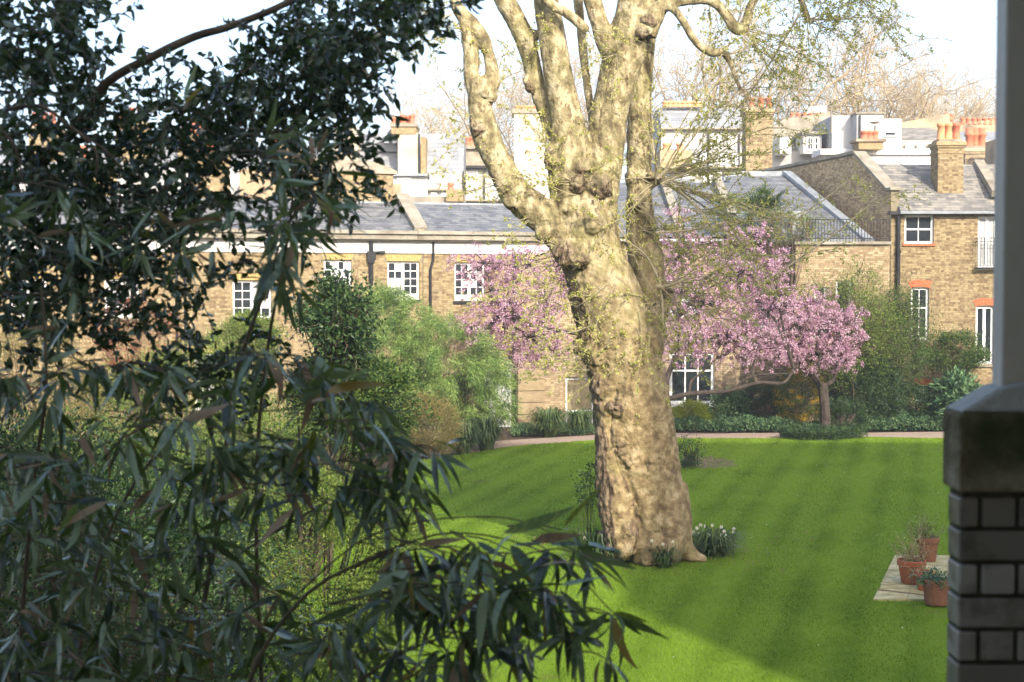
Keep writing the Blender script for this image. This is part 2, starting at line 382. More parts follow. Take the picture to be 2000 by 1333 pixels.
# ================================================================== the setting
def sheet(name, poly, z, mat, thick=0.0, label=None):
    mb = MB(); n = len(poly)
    a = [(x, y, z) for x, y in poly]
    if thick:
        b = [(x, y, z - thick) for x, y in poly]
        mb.add(a + b, [[i + n, (i + 1) % n + n, (i + 1) % n, i] for i in range(n)]); mb.poly.append(list(range(n)))
    else:
        mb.add(a); mb.poly.append(list(range(n)))
    return mb.build(name, mat, kind='structure')
def G(px, py, z=0.0):
    """ground point under a pixel"""
    d = P(px, py, 1.0) - np.array([0, 0, CAMZ]); t = (z - CAMZ) / d[2]
    return (d[0] * t, d[1] * t)
sheet('ground', [(-400, -200), (400, -200), (400, 700), (-400, 700)], -0.02, m_soil)
lawn_poly = [(-3.6, 8), (14, 8), (15.5, 44.6)] + [G(1700, 855), G(1520, 858), G(1310, 858), G(1160, 862), G(1040, 870), G(985, 876), G(940, 884), G(880, 893), G(800, 905), (-4.6, 34), (-3.6, 28)]
sheet('lawn', lawn_poly, 0.03, m_lawn, 0.06)
path_poly = [G(780, 893), G(885, 886), G(985, 875), G(1040, 869), G(1160, 861), G(1310, 857.4), G(1700, 854), (18, 45.0), (18, 47.6), G(1700, 846), G(1310, 847.5), G(1160, 851), G(1040, 858), G(975, 862), G(880, 870), G(760, 880)]
sheet('path', path_poly, 0.012, m_path, 0.03)

def pip(x, y, poly):
    inside = np.zeros(len(x), bool); n = len(poly)
    for i in range(n):
        x1, y1 = poly[i]; x2, y2 = poly[(i + 1) % n]
        c = ((y1 > y) != (y2 > y)) & (x < (x2 - x1) * (y - y1) / (y2 - y1 + 1e-12) + x1)
        inside ^= c
    return inside
SLAB = [G(1748, 1088), G(1905, 1090), G(1905, 1192), G(1705, 1176)]
def grass():
    mb = MB(); N = 620000
    y = 12 + 33 * rng.random(N) ** 1.0; x = -6 + 23 * rng.random(N)
    keep = pip(x, y, lawn_poly) & (rng.random(N) < np.clip((21 / y) ** 1.3, 0, 1)) & ~pip(x, y, SLAB)
    keep &= np.abs(x) < .38 * y + .5
    x, y = x[keep], y[keep]; N = len(x)
    h = rng.uniform(.022, .042, N); wd = rng.uniform(.004, .008, N) * (1 + (y - 16) * .05)
    ph = np.sin((x * math.cos(R(16)) - y * math.sin(R(16)) * -1 * -1) * 2 * PI / .86 * .5)
    lean = rng.normal(0, .012, (N, 2)); lean[:, 1] += .010 * np.sign(ph)
    th = rng.random(N) * PI
    b = np.stack([x, y, np.full(N, .028)], 1); s_ = np.stack([np.cos(th) * wd, np.sin(th) * wd, 0 * th], 1)
    t = b + np.stack([lean[:, 0], lean[:, 1], h], 1)
    v = np.stack([b - s_, b + s_, t], 1).reshape(-1, 3)
    mb.add(v, None, np.arange(3 * N).reshape(-1, 3))
    o = mb.build('grass', m_lawn)
    tag(o, 'short green mown grass blades covering the lawn', 'grass', kind='stuff')
grass()

# ------------------------------------------------------------------ building kit
def fpx(fr, px, py=None):
    """pixel -> (u, z) on the plane of a wall frame"""
    k = (px - 1000) / F; c, s_ = fr.u[0], fr.u[1]
    u = (k * fr.o[1] - fr.o[0]) / (c - k * s_); D = fr.o[1] + u * s_
    return (u, PZ(py, D)) if py is not None else u
def rect(fr, x0, y0, x1, y1):
    u0, z1 = fpx(fr, x0, y0); u1, z0 = fpx(fr, x1, y1)
    z1b = fpx(fr, x1, y0)[1]
    return (u0, u1, z0, (z1 + z1b) / 2)
def cells(u0, u1, z0, z1, ops):
    us = sorted({u0, u1, *[min(max(a, u0), u1) for o in ops for a in o[:2]]})
    zs = sorted({z0, z1, *[min(max(a, z0), z1) for o in ops for a in o[2:4]]})
    out = []
    for i in range(len(us) - 1):
        run = None
        for j in range(len(zs) - 1):
            cu, cz = (us[i] + us[i + 1]) / 2, (zs[j] + zs[j + 1]) / 2
            if not any(o[0] < cu < o[1] and o[2] < cz < o[3] for o in ops):
                if run and abs(run[1] - zs[j]) < 1e-6: run[1] = zs[j + 1]
                else:
                    if run: out.append((us[i], us[i + 1], *run))
                    run = [zs[j], zs[j + 1]]
        if run: out.append((us[i], us[i + 1], *run))
    return out
def wall(parent, fr, u0, u1, z0, z1, ops=(), mat=None, thick=.3, name='wall'):
    mb = MB()
    for a, b, c, d in cells(u0, u1, z0, z1, ops): mb.box(a, b, -thick, 0, c, d, fr)
    return mb.build(name, mat or m_mortar, parent)
def bricks(fr, u0, u1, z0, z1, ops=(), top=None, ch=.075, bl=.225, jt=.011, proud=.007):
    B = []; k = 0; z = z0
    while z < z1 - .01:
        zt = min(z + ch - jt, z1)
        segs = [(u0, u1)]
        for o in ops:
            if o[2] < z + ch * .5 < o[3]:
                ns = []
                for a, b in segs:
                    if o[1] <= a or o[0] >= b: ns.append((a, b)); continue
                    if o[0] > a: ns.append((a, o[0]))
                    if o[1] < b: ns.append((o[1], b))
                segs = ns
        off = (0 if k % 2 else -.17)
        per = bl + bl * .5
        for a, b in segs:
            n0 = math.floor((a - off) / per) - 1; x = off + n0 * per; alt = 0
            while x < b:
                L = bl if alt == 0 else bl * .5
                xa, xb = max(x, a), min(x + L - jt, b)
                if xb - xa > .03 and (top is None or top((xa + xb) / 2) > zt):
                    B.append((xa, xb, 0, proud + rng.uniform(-.002, .002), z, zt))
                x += L; alt ^= 1
        z += ch; k += 1
    return MB().boxes(B, fr)
def arch(parent, fr, u0, u1, z, h, mat, n=9, rise=.0, proud=.012):
    """flat or cambered arch of bricks on edge over an opening"""
    for i in range(n):
        a, b = i / n, (i + 1) / n; m = (a + b) / 2 - .5
        up = rise * (1 - 4 * m * m)
        sp = .10
        mb = MB()
        lo0, lo1 = u0 + (u1 - u0) * a + .004, u0 + (u1 - u0) * b - .004
        t0, t1 = u0 - sp + (u1 - u0 + 2 * sp) * a + .004, u0 - sp + (u1 - u0 + 2 * sp) * b - .004
        mb.prism([(lo0, z + up), (lo1, z + up), (t1, z + up + h), (t0, z + up + h)], 0, proud, fr)
        mb.build('arch_brick', mat, parent)
def window(house, fr, r, cols, rows, sash=False, split=None, glass=None, sill=True, frame_w=.07, bar=.028, reveal=.09, casements=1, foot=0.0, name='window', rail=None):
    """joinery set back in its opening, every pane a piece of its own"""
    u0, u1, z0, z1 = r
    mb = MB(); w0, w1 = -reveal - .06, -reveal
    fw = frame_w
    mb.boxes([(u0, u0 + fw, w0, w1, z0, z1), (u1 - fw, u1, w0, w1, z0, z1), (u0 + fw, u1 - fw, w0, w1, z1 - fw, z1), (u0 + fw, u1 - fw, w0, w1, z0, z0 + fw + foot)], fr)
    iu0, iu1, iz0, iz1 = u0 + fw, u1 - fw, z0 + fw + foot, z1 - fw
    ms = casements
    cu = [iu0 + (iu1 - iu0) * i / ms for i in range(ms + 1)]
    for c in cu[1:-1]: mb.box(c - .05, c + .05, w0, w1 + .006, iz0, iz1, fr)
    if rail is not None:
        zr = iz0 + (iz1 - iz0) * rail; mb.box(iu0, iu1, w0, w1 + .004, zr - .03, zr + .03, fr)
    win = mb.build(name, m_wtrim, house)
    bb = MB(); panes = []
    per = cols // ms
    for c in range(ms):
        a = cu[c] + (.05 if c else 0); b = cu[c + 1] - (.05 if c < ms - 1 else 0)
        for i in range(1, per): x = a + (b - a) * i / per; bb.box(x - bar / 2, x + bar / 2, w0 + .02, w1 - .012, iz0, iz1, fr)
        zsz = [iz0 + (iz1 - iz0) * j / rows for j in range(rows + 1)]
        if rail is not None and rows == 2: zsz[1] = zr
        for j in range(1, rows): bb.box(a, b, w0 + .022, w1 - .014, zsz[j] - bar / 2, zsz[j] + bar / 2, fr)
        for i in range(per):
            for j in range(rows):
                xa = a + (b - a) * i / per; xb = a + (b - a) * (i + 1) / per
                panes.append((xa + .003, xb - .003, w0 + .028, w0 + .034, zsz[j] + .003, zsz[j + 1] - .003))
    if bb.n: bb.build('glazing_bar', m_wtrim, win)
    for k, p in enumerate(panes):
        gm = glass(k, len(panes)) if callable(glass) else (glass or m_glass)
        MB().boxes([p], fr).build('pane', gm, win)
    if sill:
        MB().box(u0 - .06, u1 + .06, -reveal, .07, z0 - .09, z0 - .002, fr).build('sill', m_stone_d if sill is True else sill, win)
    return win
def roof_slates(parent, fr, u0, u1, depth, rise, mat, ch=.19, wd=.27, zoff=0.0, skew=0.0):
    # skew: how far the right verge moves by the ridge
    """one plane of slates, fr.o at the eave, climbing backwards"""
    Ls = math.hypot(depth, rise)
    up = (-fr.wv * depth + np.array([0, 0, 1]) * rise) / Ls
    nn = nrm(np.cross(fr.u, up)); 
    if nn[2] < 0: nn = -nn
    rf = Frame(fr.o + np.array([0, 0, zoff]), fr.u, nn, up)
    B = []; k = 0; z = 0.0
    while z < Ls:
        x = u0 - (wd / 2 if k % 2 else 0)
        while x < u1:
            a, b = max(x, u0) + .002, min(x + wd, u1 + skew * z / Ls) - .002
            if b - a > .03:
                j = rng.uniform(0, .004)
                B.append((a, b, 0, .014 + j, z, min(z + ch + .0, Ls)))
            x += wd
        z += ch; k += 1
    B = np.array([q_ for q_ in B if q_[1] - q_[0] > .03]); mb = MB()
    v = B[:, [0, 2, 4]][:, None, :] + (B[:, [1, 3, 5]] - B[:, [0, 2, 4]])[:, None, :] * CUBE_V[None]
    top = CUBE_V[:, 2] > .5
    v[:, top, 1] -= .010                    # tail of each slate rides over the head of the one below
    mb.add(rf.w(v).reshape(-1, 3), (CUBE_F[None] + (np.arange(len(B)) * 8)[:, None, None]).reshape(-1, 4))
    o = mb.build('slate', mat, parent); o['kind'] = 'stuff'
    return rf
def roof_slab(house, fr, u0, u1, z, depth, rise, mat=m_slate, back=0.0, over=.12, slates=True, name='roof', ch=.19, wd=.27, smat=None, skew=0.0):
    """pitched roof prism from the eave line backwards"""
    f2 = Frame(fr.o + np.array([0, 0, z]) + fr.wv * over, fr.u, fr.wv)
    mb = MB(); d = depth + over; rr = rise
    bk = d + back
    side = [(0, 0), (-d, rr), (-bk, rr), (-bk, -.1), (0, -.1)]
    v = [f2.o + fr.u * (u + (skew if u == u1 and a < 0 else 0)) + fr.wv * a + np.array([0, 0, b]) for u in (u0, u1) for a, b in side]
    n = len(side); mb.add(v, [[i, (i + 1) % n, (i + 1) % n + n, i + n] for i in range(n)]); mb.poly += [list(range(n))[::-1], [n + i for i in range(n)]]
    ro = mb.build(name, m_lead, house)
    if slates: roof_slates(ro, Frame(f2.o + np.array([0, 0, .004]), fr.u, fr.wv), u0, u1, d, rr, smat or mat, ch, wd, 0.0, skew)
    return ro
def pot(parent, p, h=.75, r=.12, mat=m_terra, style=0):
    mb = MB()
    pr = [(r * 1.15, 0), (r * 1.15, .08), (r, .11), (r * .88, h - .14), (r * 1.12, h - .12), (r * 1.12, h - .04), (r * .95, h), (r * .72, h), (r * .7, h - .3)]
    if style: pr = [(r * 1.1, 0), (r * 1.0, .1), (r * .95, h * .55), (r * 1.25, h * .6), (r * 1.25, h * .7), (r, h * .74), (r, h), (r * .75, h), (r * .72, h - .3)]
    mb.lathe(pr, p, 12); return mb.build('chimney_pot', mat, parent, smooth=True)
def chimney(house, fr, u0, u1, w1, w0, z0, z1, pots=(), mat=m_brick, cap=True, ph=.75, pr=.13, pmat=m_terra, style=0, render=None):
    """stack with brick faces in front and on both sides, oversailing courses and pots"""
    mb = MB(); mb.box(u0, u1, w0, w1, z0, z1, fr)
    ch_ = mb.build('chimney', render or m_mortar, house)
    if not render:
        b = MB()
        tmp = bricks(Frame(fr.w(np.array([0, w1, 0.])), fr.u, fr.wv), u0 - .005, u1 + .005, z0, z1)
        b.v += tmp.v; b.q += tmp.q; b.n = tmp.n
        for uu, dirn, wv_ in ((u0, fr.wv, -fr.u), (u1, fr.wv, fr.u)):
            t2 = bricks(Frame(fr.w(np.array([uu, 0, 0.])), dirn, wv_), w0, w1 + .004, z0, z1)
            b.add(np.vstack(t2.v), np.vstack(t2.q))
        b.build('brick', mat, ch_, kind='stuff')
    if cap:
        e = MB()
        for k, (dz, hh, ex) in enumerate([(-.42, .08, .03), (-.21, .075, .045), (-.13, .13, .085)]):
            e.box(u0 - ex, u1 + ex, w0 - ex, w1 + ex, z1 + dz, z1 + dz + hh, fr)
        e.build('cap', m_stone_d if render else mat, ch_)
        MB().box(u0 + .02, u1 - .02, w0 + .02, w1 - .02, z1 + .004, z1 + .09, fr).build('flaunching', m_stone, ch_)
    for i, q in enumerate(pots):
        if len(q) == 2: q = (*q, ph, None)
        pot(ch_, fr.w(np.array([q[0], q[1], z1 + .06])), q[2], pr, q[3] or pmat, style)
    return ch_
def downpipe(house, fr, u, z0, z1, r=.045, hopper=False, bend=None, w=.07):
    pts = [(u, w, z0), (u, w, z1)]
    if bend: pts = [(u, w, z0), (u, w, bend[0]), (u + bend[1], w, bend[0] + .35), (u + bend[1], w + .02, z1)]
    mb = MB(); mb.tube(fr.w(np.array(pts, float)), r, 8)
    z = z0 + .6
    while z < (bend[0] if bend else z1) - .2: mb.tube(fr.w(np.array([(u, w, z), (u, w, z + .09)])), r * 1.3, 8); z += 1.8
    if hopper:
        mb.boxes([(u - .14, u + .14, .02, .2, z1 - .05, z1 + .25), (u - .1, u + .1, .03, .18, z1 - .15, z1 - .05)], fr)
        mb.tube(fr.w(np.array([(u, .12, z1 + .2), (u, .12, z1 + .62), (u, .1, z1 + .82), (u, .04, z1 + .86)])), .075, 8)
        mb.tube(fr.w(np.array([(u, .1, z1 + .2), (u + .22, .1, z1 + .22), (u + .45, .1, z1 + .24)])), .035, 8)
        mb.box(u + .28, u + .48, .05, .15, z1 + .2, z1 + .26, fr)
    return mb.build('drainpipe', m_black, house)
def mixed_glass(a, pal=(m_glass, m_glass, m_curt)):
    r_ = random.Random(a); return lambda k, n: r_.choice(pal)

# ------------------------------------------------------------------ terrace on the left (turned about 18 degrees)
ang = R(18)
FA = Frame(P(900, 560, 48.5) * [1, 1, 0], (math.cos(ang), math.sin(ang), 0))
zE = fpx(FA, 900, 453)[1]; zC = fpx(FA, 900, 470)[1]; zF = fpx(FA, 900, 496)[1]
uL, uP, uR = fpx(FA, -160), fpx(FA, 826), fpx(FA, 1062)
def cornice(house, fr, u0, u1):
    st = MB(); u = u0; 
    while u < u1 - .01:
        e = min(u + 1.9, u1); a = u + .004
        st2 = MB().boxes([(a, e - .004, -.3, .30, zC, zE - .12), (a, e - .004, -.3, .38, zE - .116, zE)], fr)
        st2.build('cornice_stone', m_stone, house); u = e
    MB().box(u0, u1, -.3, .06, zF, zC - .002, fr).build('frieze', m_white, house)
    MB().box(u0, u1, -.3, .22, zC - .05, zC - .003, fr).build('soffit_moulding', m_stone, house)
def coping(house, pts, w, h, mat, name='coping'):
    """stone beam along a 3D line"""
    a, b = map(np.asarray, pts); d = nrm(b - a); s_ = nrm(np.cross(d, [0, 0, 1])); n_ = np.cross(s_, d)
    L = np.linalg.norm(b - a); fr = Frame(a, s_, n_, d)
    MB().box(-w / 2, w / 2, -h, 0, 0, L, fr).build(name, mat, house)

hA = thing('terraced_house', FA.w(np.array([(uL + uP) / 2, 0, 0.])), 'long yellow brick terraced house behind the foliage, left of the stone parapet', 'house')
wA = [rect(FA, 757, 511, 819, 586), rect(FA, 633, 508, 687, 576), rect(FA, 455, 548, 530, 622), rect(FA, 205, 545, 272, 620), rect(FA, 20, 545, 92, 620), rect(FA, 380, 690, 440, 800)]
w_ = wall(hA, FA, uL, uP, 0, zF, wA)
bricks(FA, uL, uP, .02, zF - .004, wA + [(r[0] - .1, r[1] + .1, r[3], r[3] + .24) for r in wA]).build('brick', m_brick, w_, kind='stuff')
for i, r in enumerate(wA):
    arch(w_, FA, r[0], r[1], r[3] + .005, .225, m_gauge, 12)
    window(hA, FA, r, 4, 4 if i != 2 else 4, casements=2, glass=mixed_glass(i, (m_glass, m_glass, m_glass, m_curt)), sill=m_black if i < 2 else True, foot=.14 if i < 1 else 0, frame_w=.065)
cornice(hA, FA, uL, uP - .25)
slopeA = (2.3, 1.06)
roof_slab(hA, FA, uL, uP - .25, zE - .02, *slopeA, back=5.5, over=.22)
MB().box(uL, uP - .3, -2.6, -2.35, zE + slopeA[1] - .1, zE + slopeA[1] + .06, FA).build('ridge_flashing', m_lead, hA)
downpipe(hA, FA, fpx(FA, 724), 0, fpx(FA, 724, 506)[1], r=.075, hopper=True)
downpipe(hA, FA, fpx(FA, 345), 0, zF)
downpipe(hA, FA, fpx(FA, 362), 0, zF - .3)
# party parapet with its stone coping
e0 = FA.w(np.array([uP, .30, zE + .02])); e1 = FA.w(np.array([uP, -2.5, zE + 1.35]))
pr = MB(); q = [(.30, zE - .3), (.30, zE + .02), (-2.5, zE + 1.33), (-2.5, zE - .3)]
v = [FA.w(np.array([u, a, b])) for u in (uP - .24, uP - .02) for a, b in q]
pr.add(v, [[i, (i + 1) % 4, (i + 1) % 4 + 4, i + 4] for i in range(4)] + [[3, 2, 1, 0], [4, 5, 6, 7]]); pr.build('parapet', m_brick_d, hA)
coping(hA, (e0 + [-.12, 0, .10], e1 + [-.12, 0, .10]), .46, .12, m_stone)
# brick stack standing on the terrace roof
r = FA.w(np.array([0, -2.4, 0.])); FB2 = Frame(r, FA.u)
a0, a1 = fpx(FB2, 598), fpx(FB2, 769); zt = fpx(FB2, 740, 340)[1]; zb = zE + slopeA[1] - .1
sk = MB().box(a0, a1, -2.2, 0, zb, zt, FB2).build('upstand', m_mortar, hA)
bricks(FB2, a0, a1, zb, zt).build('brick', m_brick, sk, kind='stuff')
cp = MB(); cp.prism([(a0 - .1, zt + .003), (a1 + .12, zt + .003), (a1 + .12, zt + .1), (a1 - .55, zt + .42), (a0 - .1, zt + .5)], -2.3, .1, FB2); cp.build('cap_stone', m_stone_d, sk)
MB().box(a1 + .003, a1 + .3, -1.2, -.1, zb, zb + .8, FB2).build('step', m_brick_d, sk)
# further stacks, seen through the foliage on the left
for (x0, x1, yt, n, dz) in ((375, 450, 300, 0, 3.0), (150, 230, 330, 0, 3.0)):
    f3 = Frame(FA.w(np.array([0, -dz, 0.])), FA.u); a, b = fpx(f3, x0), fpx(f3, x1)
    chimney(hA, f3, a, b, 0, -.9, zE + slopeA[1] - .2, fpx(f3, x0, yt)[1], [(a + .3, -.4), (a + .7, -.4)])

hB = thing('terraced_house', FA.w(np.array([(uR + uP) / 2, 0, 0.])), 'yellow brick house behind the pink blossom, between the stone parapet and the rusticated pier', 'house')
wB = [rect(FA, 888, 513, 947, 588), rect(FA, 946, 700, 999, 840)]
uQ = fpx(FA, 1010)
w_ = wall(hB, FA, uP + .01, uQ, 0, zF, wB)
bricks(FA, uP + .01, uQ, .02, zF - .004, wB + [(r[0] - .1, r[1] + .1, r[3], r[3] + .24) for r in wB[:1]]).build('brick', m_brick, w_, kind='stuff')
arch(w_, FA, wB[0][0], wB[0][1], wB[0][3] + .005, .225, m_gauge, 12)
window(hB, FA, wB[0], 4, 4, casements=2, glass=mixed_glass(31), sill=m_black, foot=.14, frame_w=.065)
# boarded white garden door
r = wB[1]; dm = MB(); dm.boxes([(r[0], r[0] + .07, -.14, -.02, r[2], r[3]), (r[1] - .07, r[1], -.14, -.02, r[2], r[3]), (r[0] + .07, r[1] - .07, -.14, -.02, r[3] - .07, r[3])], FA)
door = dm.build('door_frame', m_wtrim, hB); nb = 6
for i in range(nb):
    a = r[0] + .074 + (r[1] - r[0] - .148) * i / nb; b = r[0] + .074 + (r[1] - r[0] - .148) * (i + 1) / nb
    MB().box(a, b - .012, -.13, -.07 + .004 * (i % 2), r[2], r[3] - .075, FA).build('door_board', m_white, door)
cornice(hB, FA, uP - .245, fpx(FA, 1175))
roof_slab(hB, FA, uP + .0, fpx(FA, 1175), zE - .02, *slopeA, back=5.5, over=.22)
MB().box(uP + .02, fpx(FA, 1175), -2.6, -2.35, zE + slopeA[1] - .1, zE + slopeA[1] + .06, FA).build('ridge_flashing', m_lead, hB)
downpipe(hB, FA, fpx(FA, 840), 1.2, zE - .1, bend=(zF - .55, .1), w=.06)
downpipe(hB, FA, fpx(FA, 1004), 0, zF, r=.07)
# rusticated pier: bands with recessed joints
pier = MB().box(uQ, uR, -.3, .06, 0, zF, FA).build('pier', m_stone_d, hB)
z = .02; k = 0
while z < zF - .1:
    MB().box(uQ + .003, uR + .002, .06, .10 + .004 * (k % 2), z, min(z + .38, zF - .01), FA).build('pier_block', m_band, pier); z += .405; k += 1
# plain brick bay with the glazed door
bay = thing('house_bay', FA.w(np.array([uR + 1, 0, 0.])), 'plain yellow brick bay with white garden door, just left of the big trunk', 'house')
rD = rect(FA, 1105, 737, 1163, 842)
w_ = wall(bay, FA, uR + .01, fpx(FA, 1180), 0, zF, [rD])
bricks(FA, uR + .01, fpx(FA, 1180), .02, zF - .004, [rD]).build('brick', m_brick_b, w_, kind='stuff')
window(bay, FA, rD, 1, 2, glass=lambda k, n: m_blind if k else m_curt, sill=False, rail=.36, frame_w=.09, name='glazed_door')

# ------------------------------------------------------------------ middle house, behind the cherries (frontal)
FC = front(50.4)
cE = fpx(FC, 1300, 462)[1]; c0, c1 = fpx(FC, 1168), fpx(FC, 1566)
hC = thing('terraced_house', (4.5, 50.4, 0), 'low slate roofed house behind the plane trunk and the pink cherries', 'house')
rC = [rect(FC, 1308, 688, 1396, 790), rect(FC, 1180, 690, 1230, 800), rect(FC, 1460, 560, 1520, 640), rect(FC, 1300, 545, 1360, 620)]
w_ = wall(hC, FC, c0, c1, 0, cE, rC)
bricks(FC, c0, c1, .02, cE - .004, rC).build('brick', m_brick_d, w_, kind='stuff')
window(hC, FC, rC[0], 3, 2, glass=m_glass, sill=m_wtrim, frame_w=.11, bar=.05, rail=.66)
for r in rC[1:]: window(hC, FC, r, 2, 2, glass=mixed_glass(5))
roof_slab(hC, FC, c0, 8.6, cE, 5.0, 2.25, back=6, over=.3)
roof_slab(hC, front(49.9), 8.62, 12.25, cE - .12, 7.3, 2.75, back=3, over=.2, skew=-1.3)
MB().box(8.5, 11.0, -7.9, -7.4, cE + 2.45, cE + 2.85, front(49.9)).build('ridge_flashing', m_lead, hC)
MB().box(c0, c1, .05, .3, cE - .18, cE - .02, FC).build('gutter', m_white, hC)
for xx in (1330, 1445):
    f3 = front(50.1); aa = fpx(f3, xx); p0 = np.array([aa, 50.05, cE + .15]); coping(hC, (p0, p0 + np.array([-.1, 5.2, 2.35])), .3, .2, m_stone)

# ------------------------------------------------------------------ terrace wing with the railing, cream wall
FW = front(48.6)
wE = fpx(FW, 1600, 478)[1]; w0, w1 = fpx(FW, 1553), fpx(FW, 1737)
hW = thing('garden_wing', (10.9, 48.6, 0), 'pale brick wing with a railed roof terrace beside the tall brick gable', 'house')
rW = [rect(FW, 1632, 548, 1664, 680), rect(FW, 1590, 560, 1615, 660)]
w_ = wall(hW, FW, w0, w1, 0, wE, rW, mat=m_mortar, thick=.4)
bricks(FW, w0, w1, .02, wE - .003, rW).build('brick', m_brick_b, w_, kind='stuff')
for r in rW: window(hW, FW, r, 1, 2, glass=m_glass, frame_w=.08, rail=.5)
MB().box(w0 - .05, w1, -6, .12, wE + .003, wE + .1, FW).build('terrace_slab', m_stone, hW)
rl = MB(); z0 = wE + .1; zr = fpx(FW, 1600, 428)[1]
rl.boxes([(w0, w1 - .02, -.02, .02, zr - .03, zr), (w0, w1 - .02, -.015, .015, z0 + .08, z0 + .11)], FW); ral = rl.build('railing', m_black, hW)
u = w0 + .03
while u < w1: MB().box(u, u + .018, -.009, .009, z0, zr - .031, FW).build('baluster', m_black, ral); u += .105
MB().boxes([(w0 + .2, w0 + .75, -2.4, -1.9, z0, z0 + 1.15)], FW).build('planter', m_lead, hW)

# ------------------------------------------------------------------ right-hand house
FR = front(50.0)
r0, r1 = fpx(FR, 1739), 20.5
rE = fpx(FR, 1800, 413)[1]
hR = thing('corner_house', (16, 50, 0), 'tall yellow brick house at the right with black gutter and red window arches', 'house')
rR = [rect(FR, 1765, 420, 1822, 476), rect(FR, 1908, 422, 1946, 523), rect(FR, 1779, 562, 1814, 664), rect(FR, 1906, 598, 1942, 712), rect(FR, 1788, 752, 1826, 784)]
zB = -.02
w_ = wall(hR, FR, r0, r1, 0, rE, rR)
skip = [(rR[2][0] - .12, rR[2][1] + .12, rR[2][3], rR[2][3] + .28), (rR[3][0] - .12, rR[3][1] + .12, rR[3][3], rR[3][3] + .28), (rR[4][0] - .12, rR[4][1] + .12, rR[4][3], rR[4][3] + .26)]
bricks(FR, r0, r1, .02, rE - .004, rR + skip).build('brick', m_brick, w_, kind='stuff')
for r in rR[2:4]: arch(w_, FR, r[0] - .02, r[1] + .02, r[3] - .03, .24, m_brick_r, 8, rise=.06)
arch(w_, FR, rR[4][0], rR[4][1], rR[4][3] + .004, .22, m_brick_r, 9)
window(hR, FR, rR[0], 2, 2, rail=.5, glass=m_glass, sill=m_brick_r, frame_w=.08)
window(hR, FR, rR[1], 2, 1, casements=2, glass=m_curt, frame_w=.09, sill=m_wtrim)
window(hR, FR, rR[2], 2, 2, rail=.62, glass=m_glass, frame_w=.08)
window(hR, FR, rR[3], 2, 1, casements=2, glass=m_glass, frame_w=.09)
window(hR, FR, rR[4], 2, 1, glass=m_glass, frame_w=.05)
MB().box(r0 - .12, r1, .04, .24, rE - .13, rE - .01, FR).build('gutter', m_black, hR)
downpipe(hR, FR, fpx(FR, 1752), 0, rE - .1, r=.075, w=.09)
# juliet balcony
bl = MB(); b0, b1 = fpx(FR, 1903), fpx(FR, 1960); bz0 = fpx(FR, 1920, 522)[1]; bz1 = fpx(FR, 1920, 465)[1]
for zz in (bz1, bz1 - .12, bz0 + .05): bl.boxes([(b0, b1, .24, .26, zz - .02, zz), (b0, b0 + .02, .02, .26, zz - .02, zz)], FR)
bl.box(b0, b1, .01, .3, bz0 - .05, bz0 - .01, FR)
bal = bl.build('balcony', m_black, hR); u = b0
while u < b1: MB().box(u, u + .016, .242, .258, bz0, bz1 - .021, FR).build('baluster', m_black, bal); u += .115
# roof and chimney
rd, rr_ = 3.0, fpx(front(53), 1800, 322)[1] - rE
roof_slab(hR, FR, r0 + .25, r1, rE, rd, rr_, back=3, over=.28, smat=m_slate_w, ch=.2, wd=.3)
fch = front(50.9)
cu0, cu1 = fpx(fch, 1829), fpx(fch, 1878)
czt = fpx(fch, 1850, 277)[1]; 
chR = chimney(hR, fch, cu0 - .0, cu1, 0, -.9, rE + .1, czt, [(cu0 + .15, -.22, .62, m_terra_o), (cu0 + .42, -.22, .62, m_terra_o), (cu0 + .70, -.22, .62, m_terra)], pr=.135)
MB().prism([(cu0 - .35, rE + .28), (cu1 + .4, rE + .28), (cu1 + .3, rE + .5), (cu0 - .1, rE + .52)], 0.02, .2, fch).build('lead_apron', m_lead, chR)
# gable wall that runs back from the corner
gA = np.array([r0, 50.0, 0]); gdir = nrm(np.array([-3.0, 13.5, 0])); gl = 14.5
FG = Frame(gA + np.array([0, 0, 0.]), gdir, (-gdir[1], gdir[0], 0))
zt1 = fpx(front(50), 1740, 372)[1]; zt2 = PZ(300, 52.6); 
prof = lambda u: zt1 + (zt2 - zt1) * min(max((u - .25) / 2.6, 0), 1) if u > .25 else zt1
gp = [(0, 0), (0, zt1), (.25, zt1), (2.85, zt2), (gl, zt2), (gl, 0)]
gw = MB().prism(gp, -.3, 0, FG).build('gable_wall', m_mortar, hR)
bricks(FG, 0.0, gl, 3.0, zt2, top=prof).build('brick', m_brick_g, gw, kind='stuff')
def beam(parent, fr, a, b, w0_, w1_, th, mat, name):
    (u0_, z0_), (u1_, z1_) = a, b; MB().prism([(u0_, z0_ + .003), (u1_, z1_ + .003), (u1_, z1_ + th), (u0_, z0_ + th)], w0_, w1_, fr).build(name, mat, parent)
beam(gw, FG, (-.1, zt1), (.25, zt1), -.4, .1, .1, m_stone, 'coping_stone')
beam(gw, FG, (.25, zt1), (2.85, zt2), -.4, .1, .11, m_stone, 'coping_stone')
beam(gw, FG, (2.85, zt2), (gl, zt2), -.4, .1, .11, m_stone, 'coping_stone')
for (uu, zz, rr2) in ((4.2, 8.3, .35), (3.0, 7.3, .18)):
    MB().lathe([(0.01, 0), (rr2, 0), (rr2, .05), (.01, .06)], (0, 0, 0), 14)
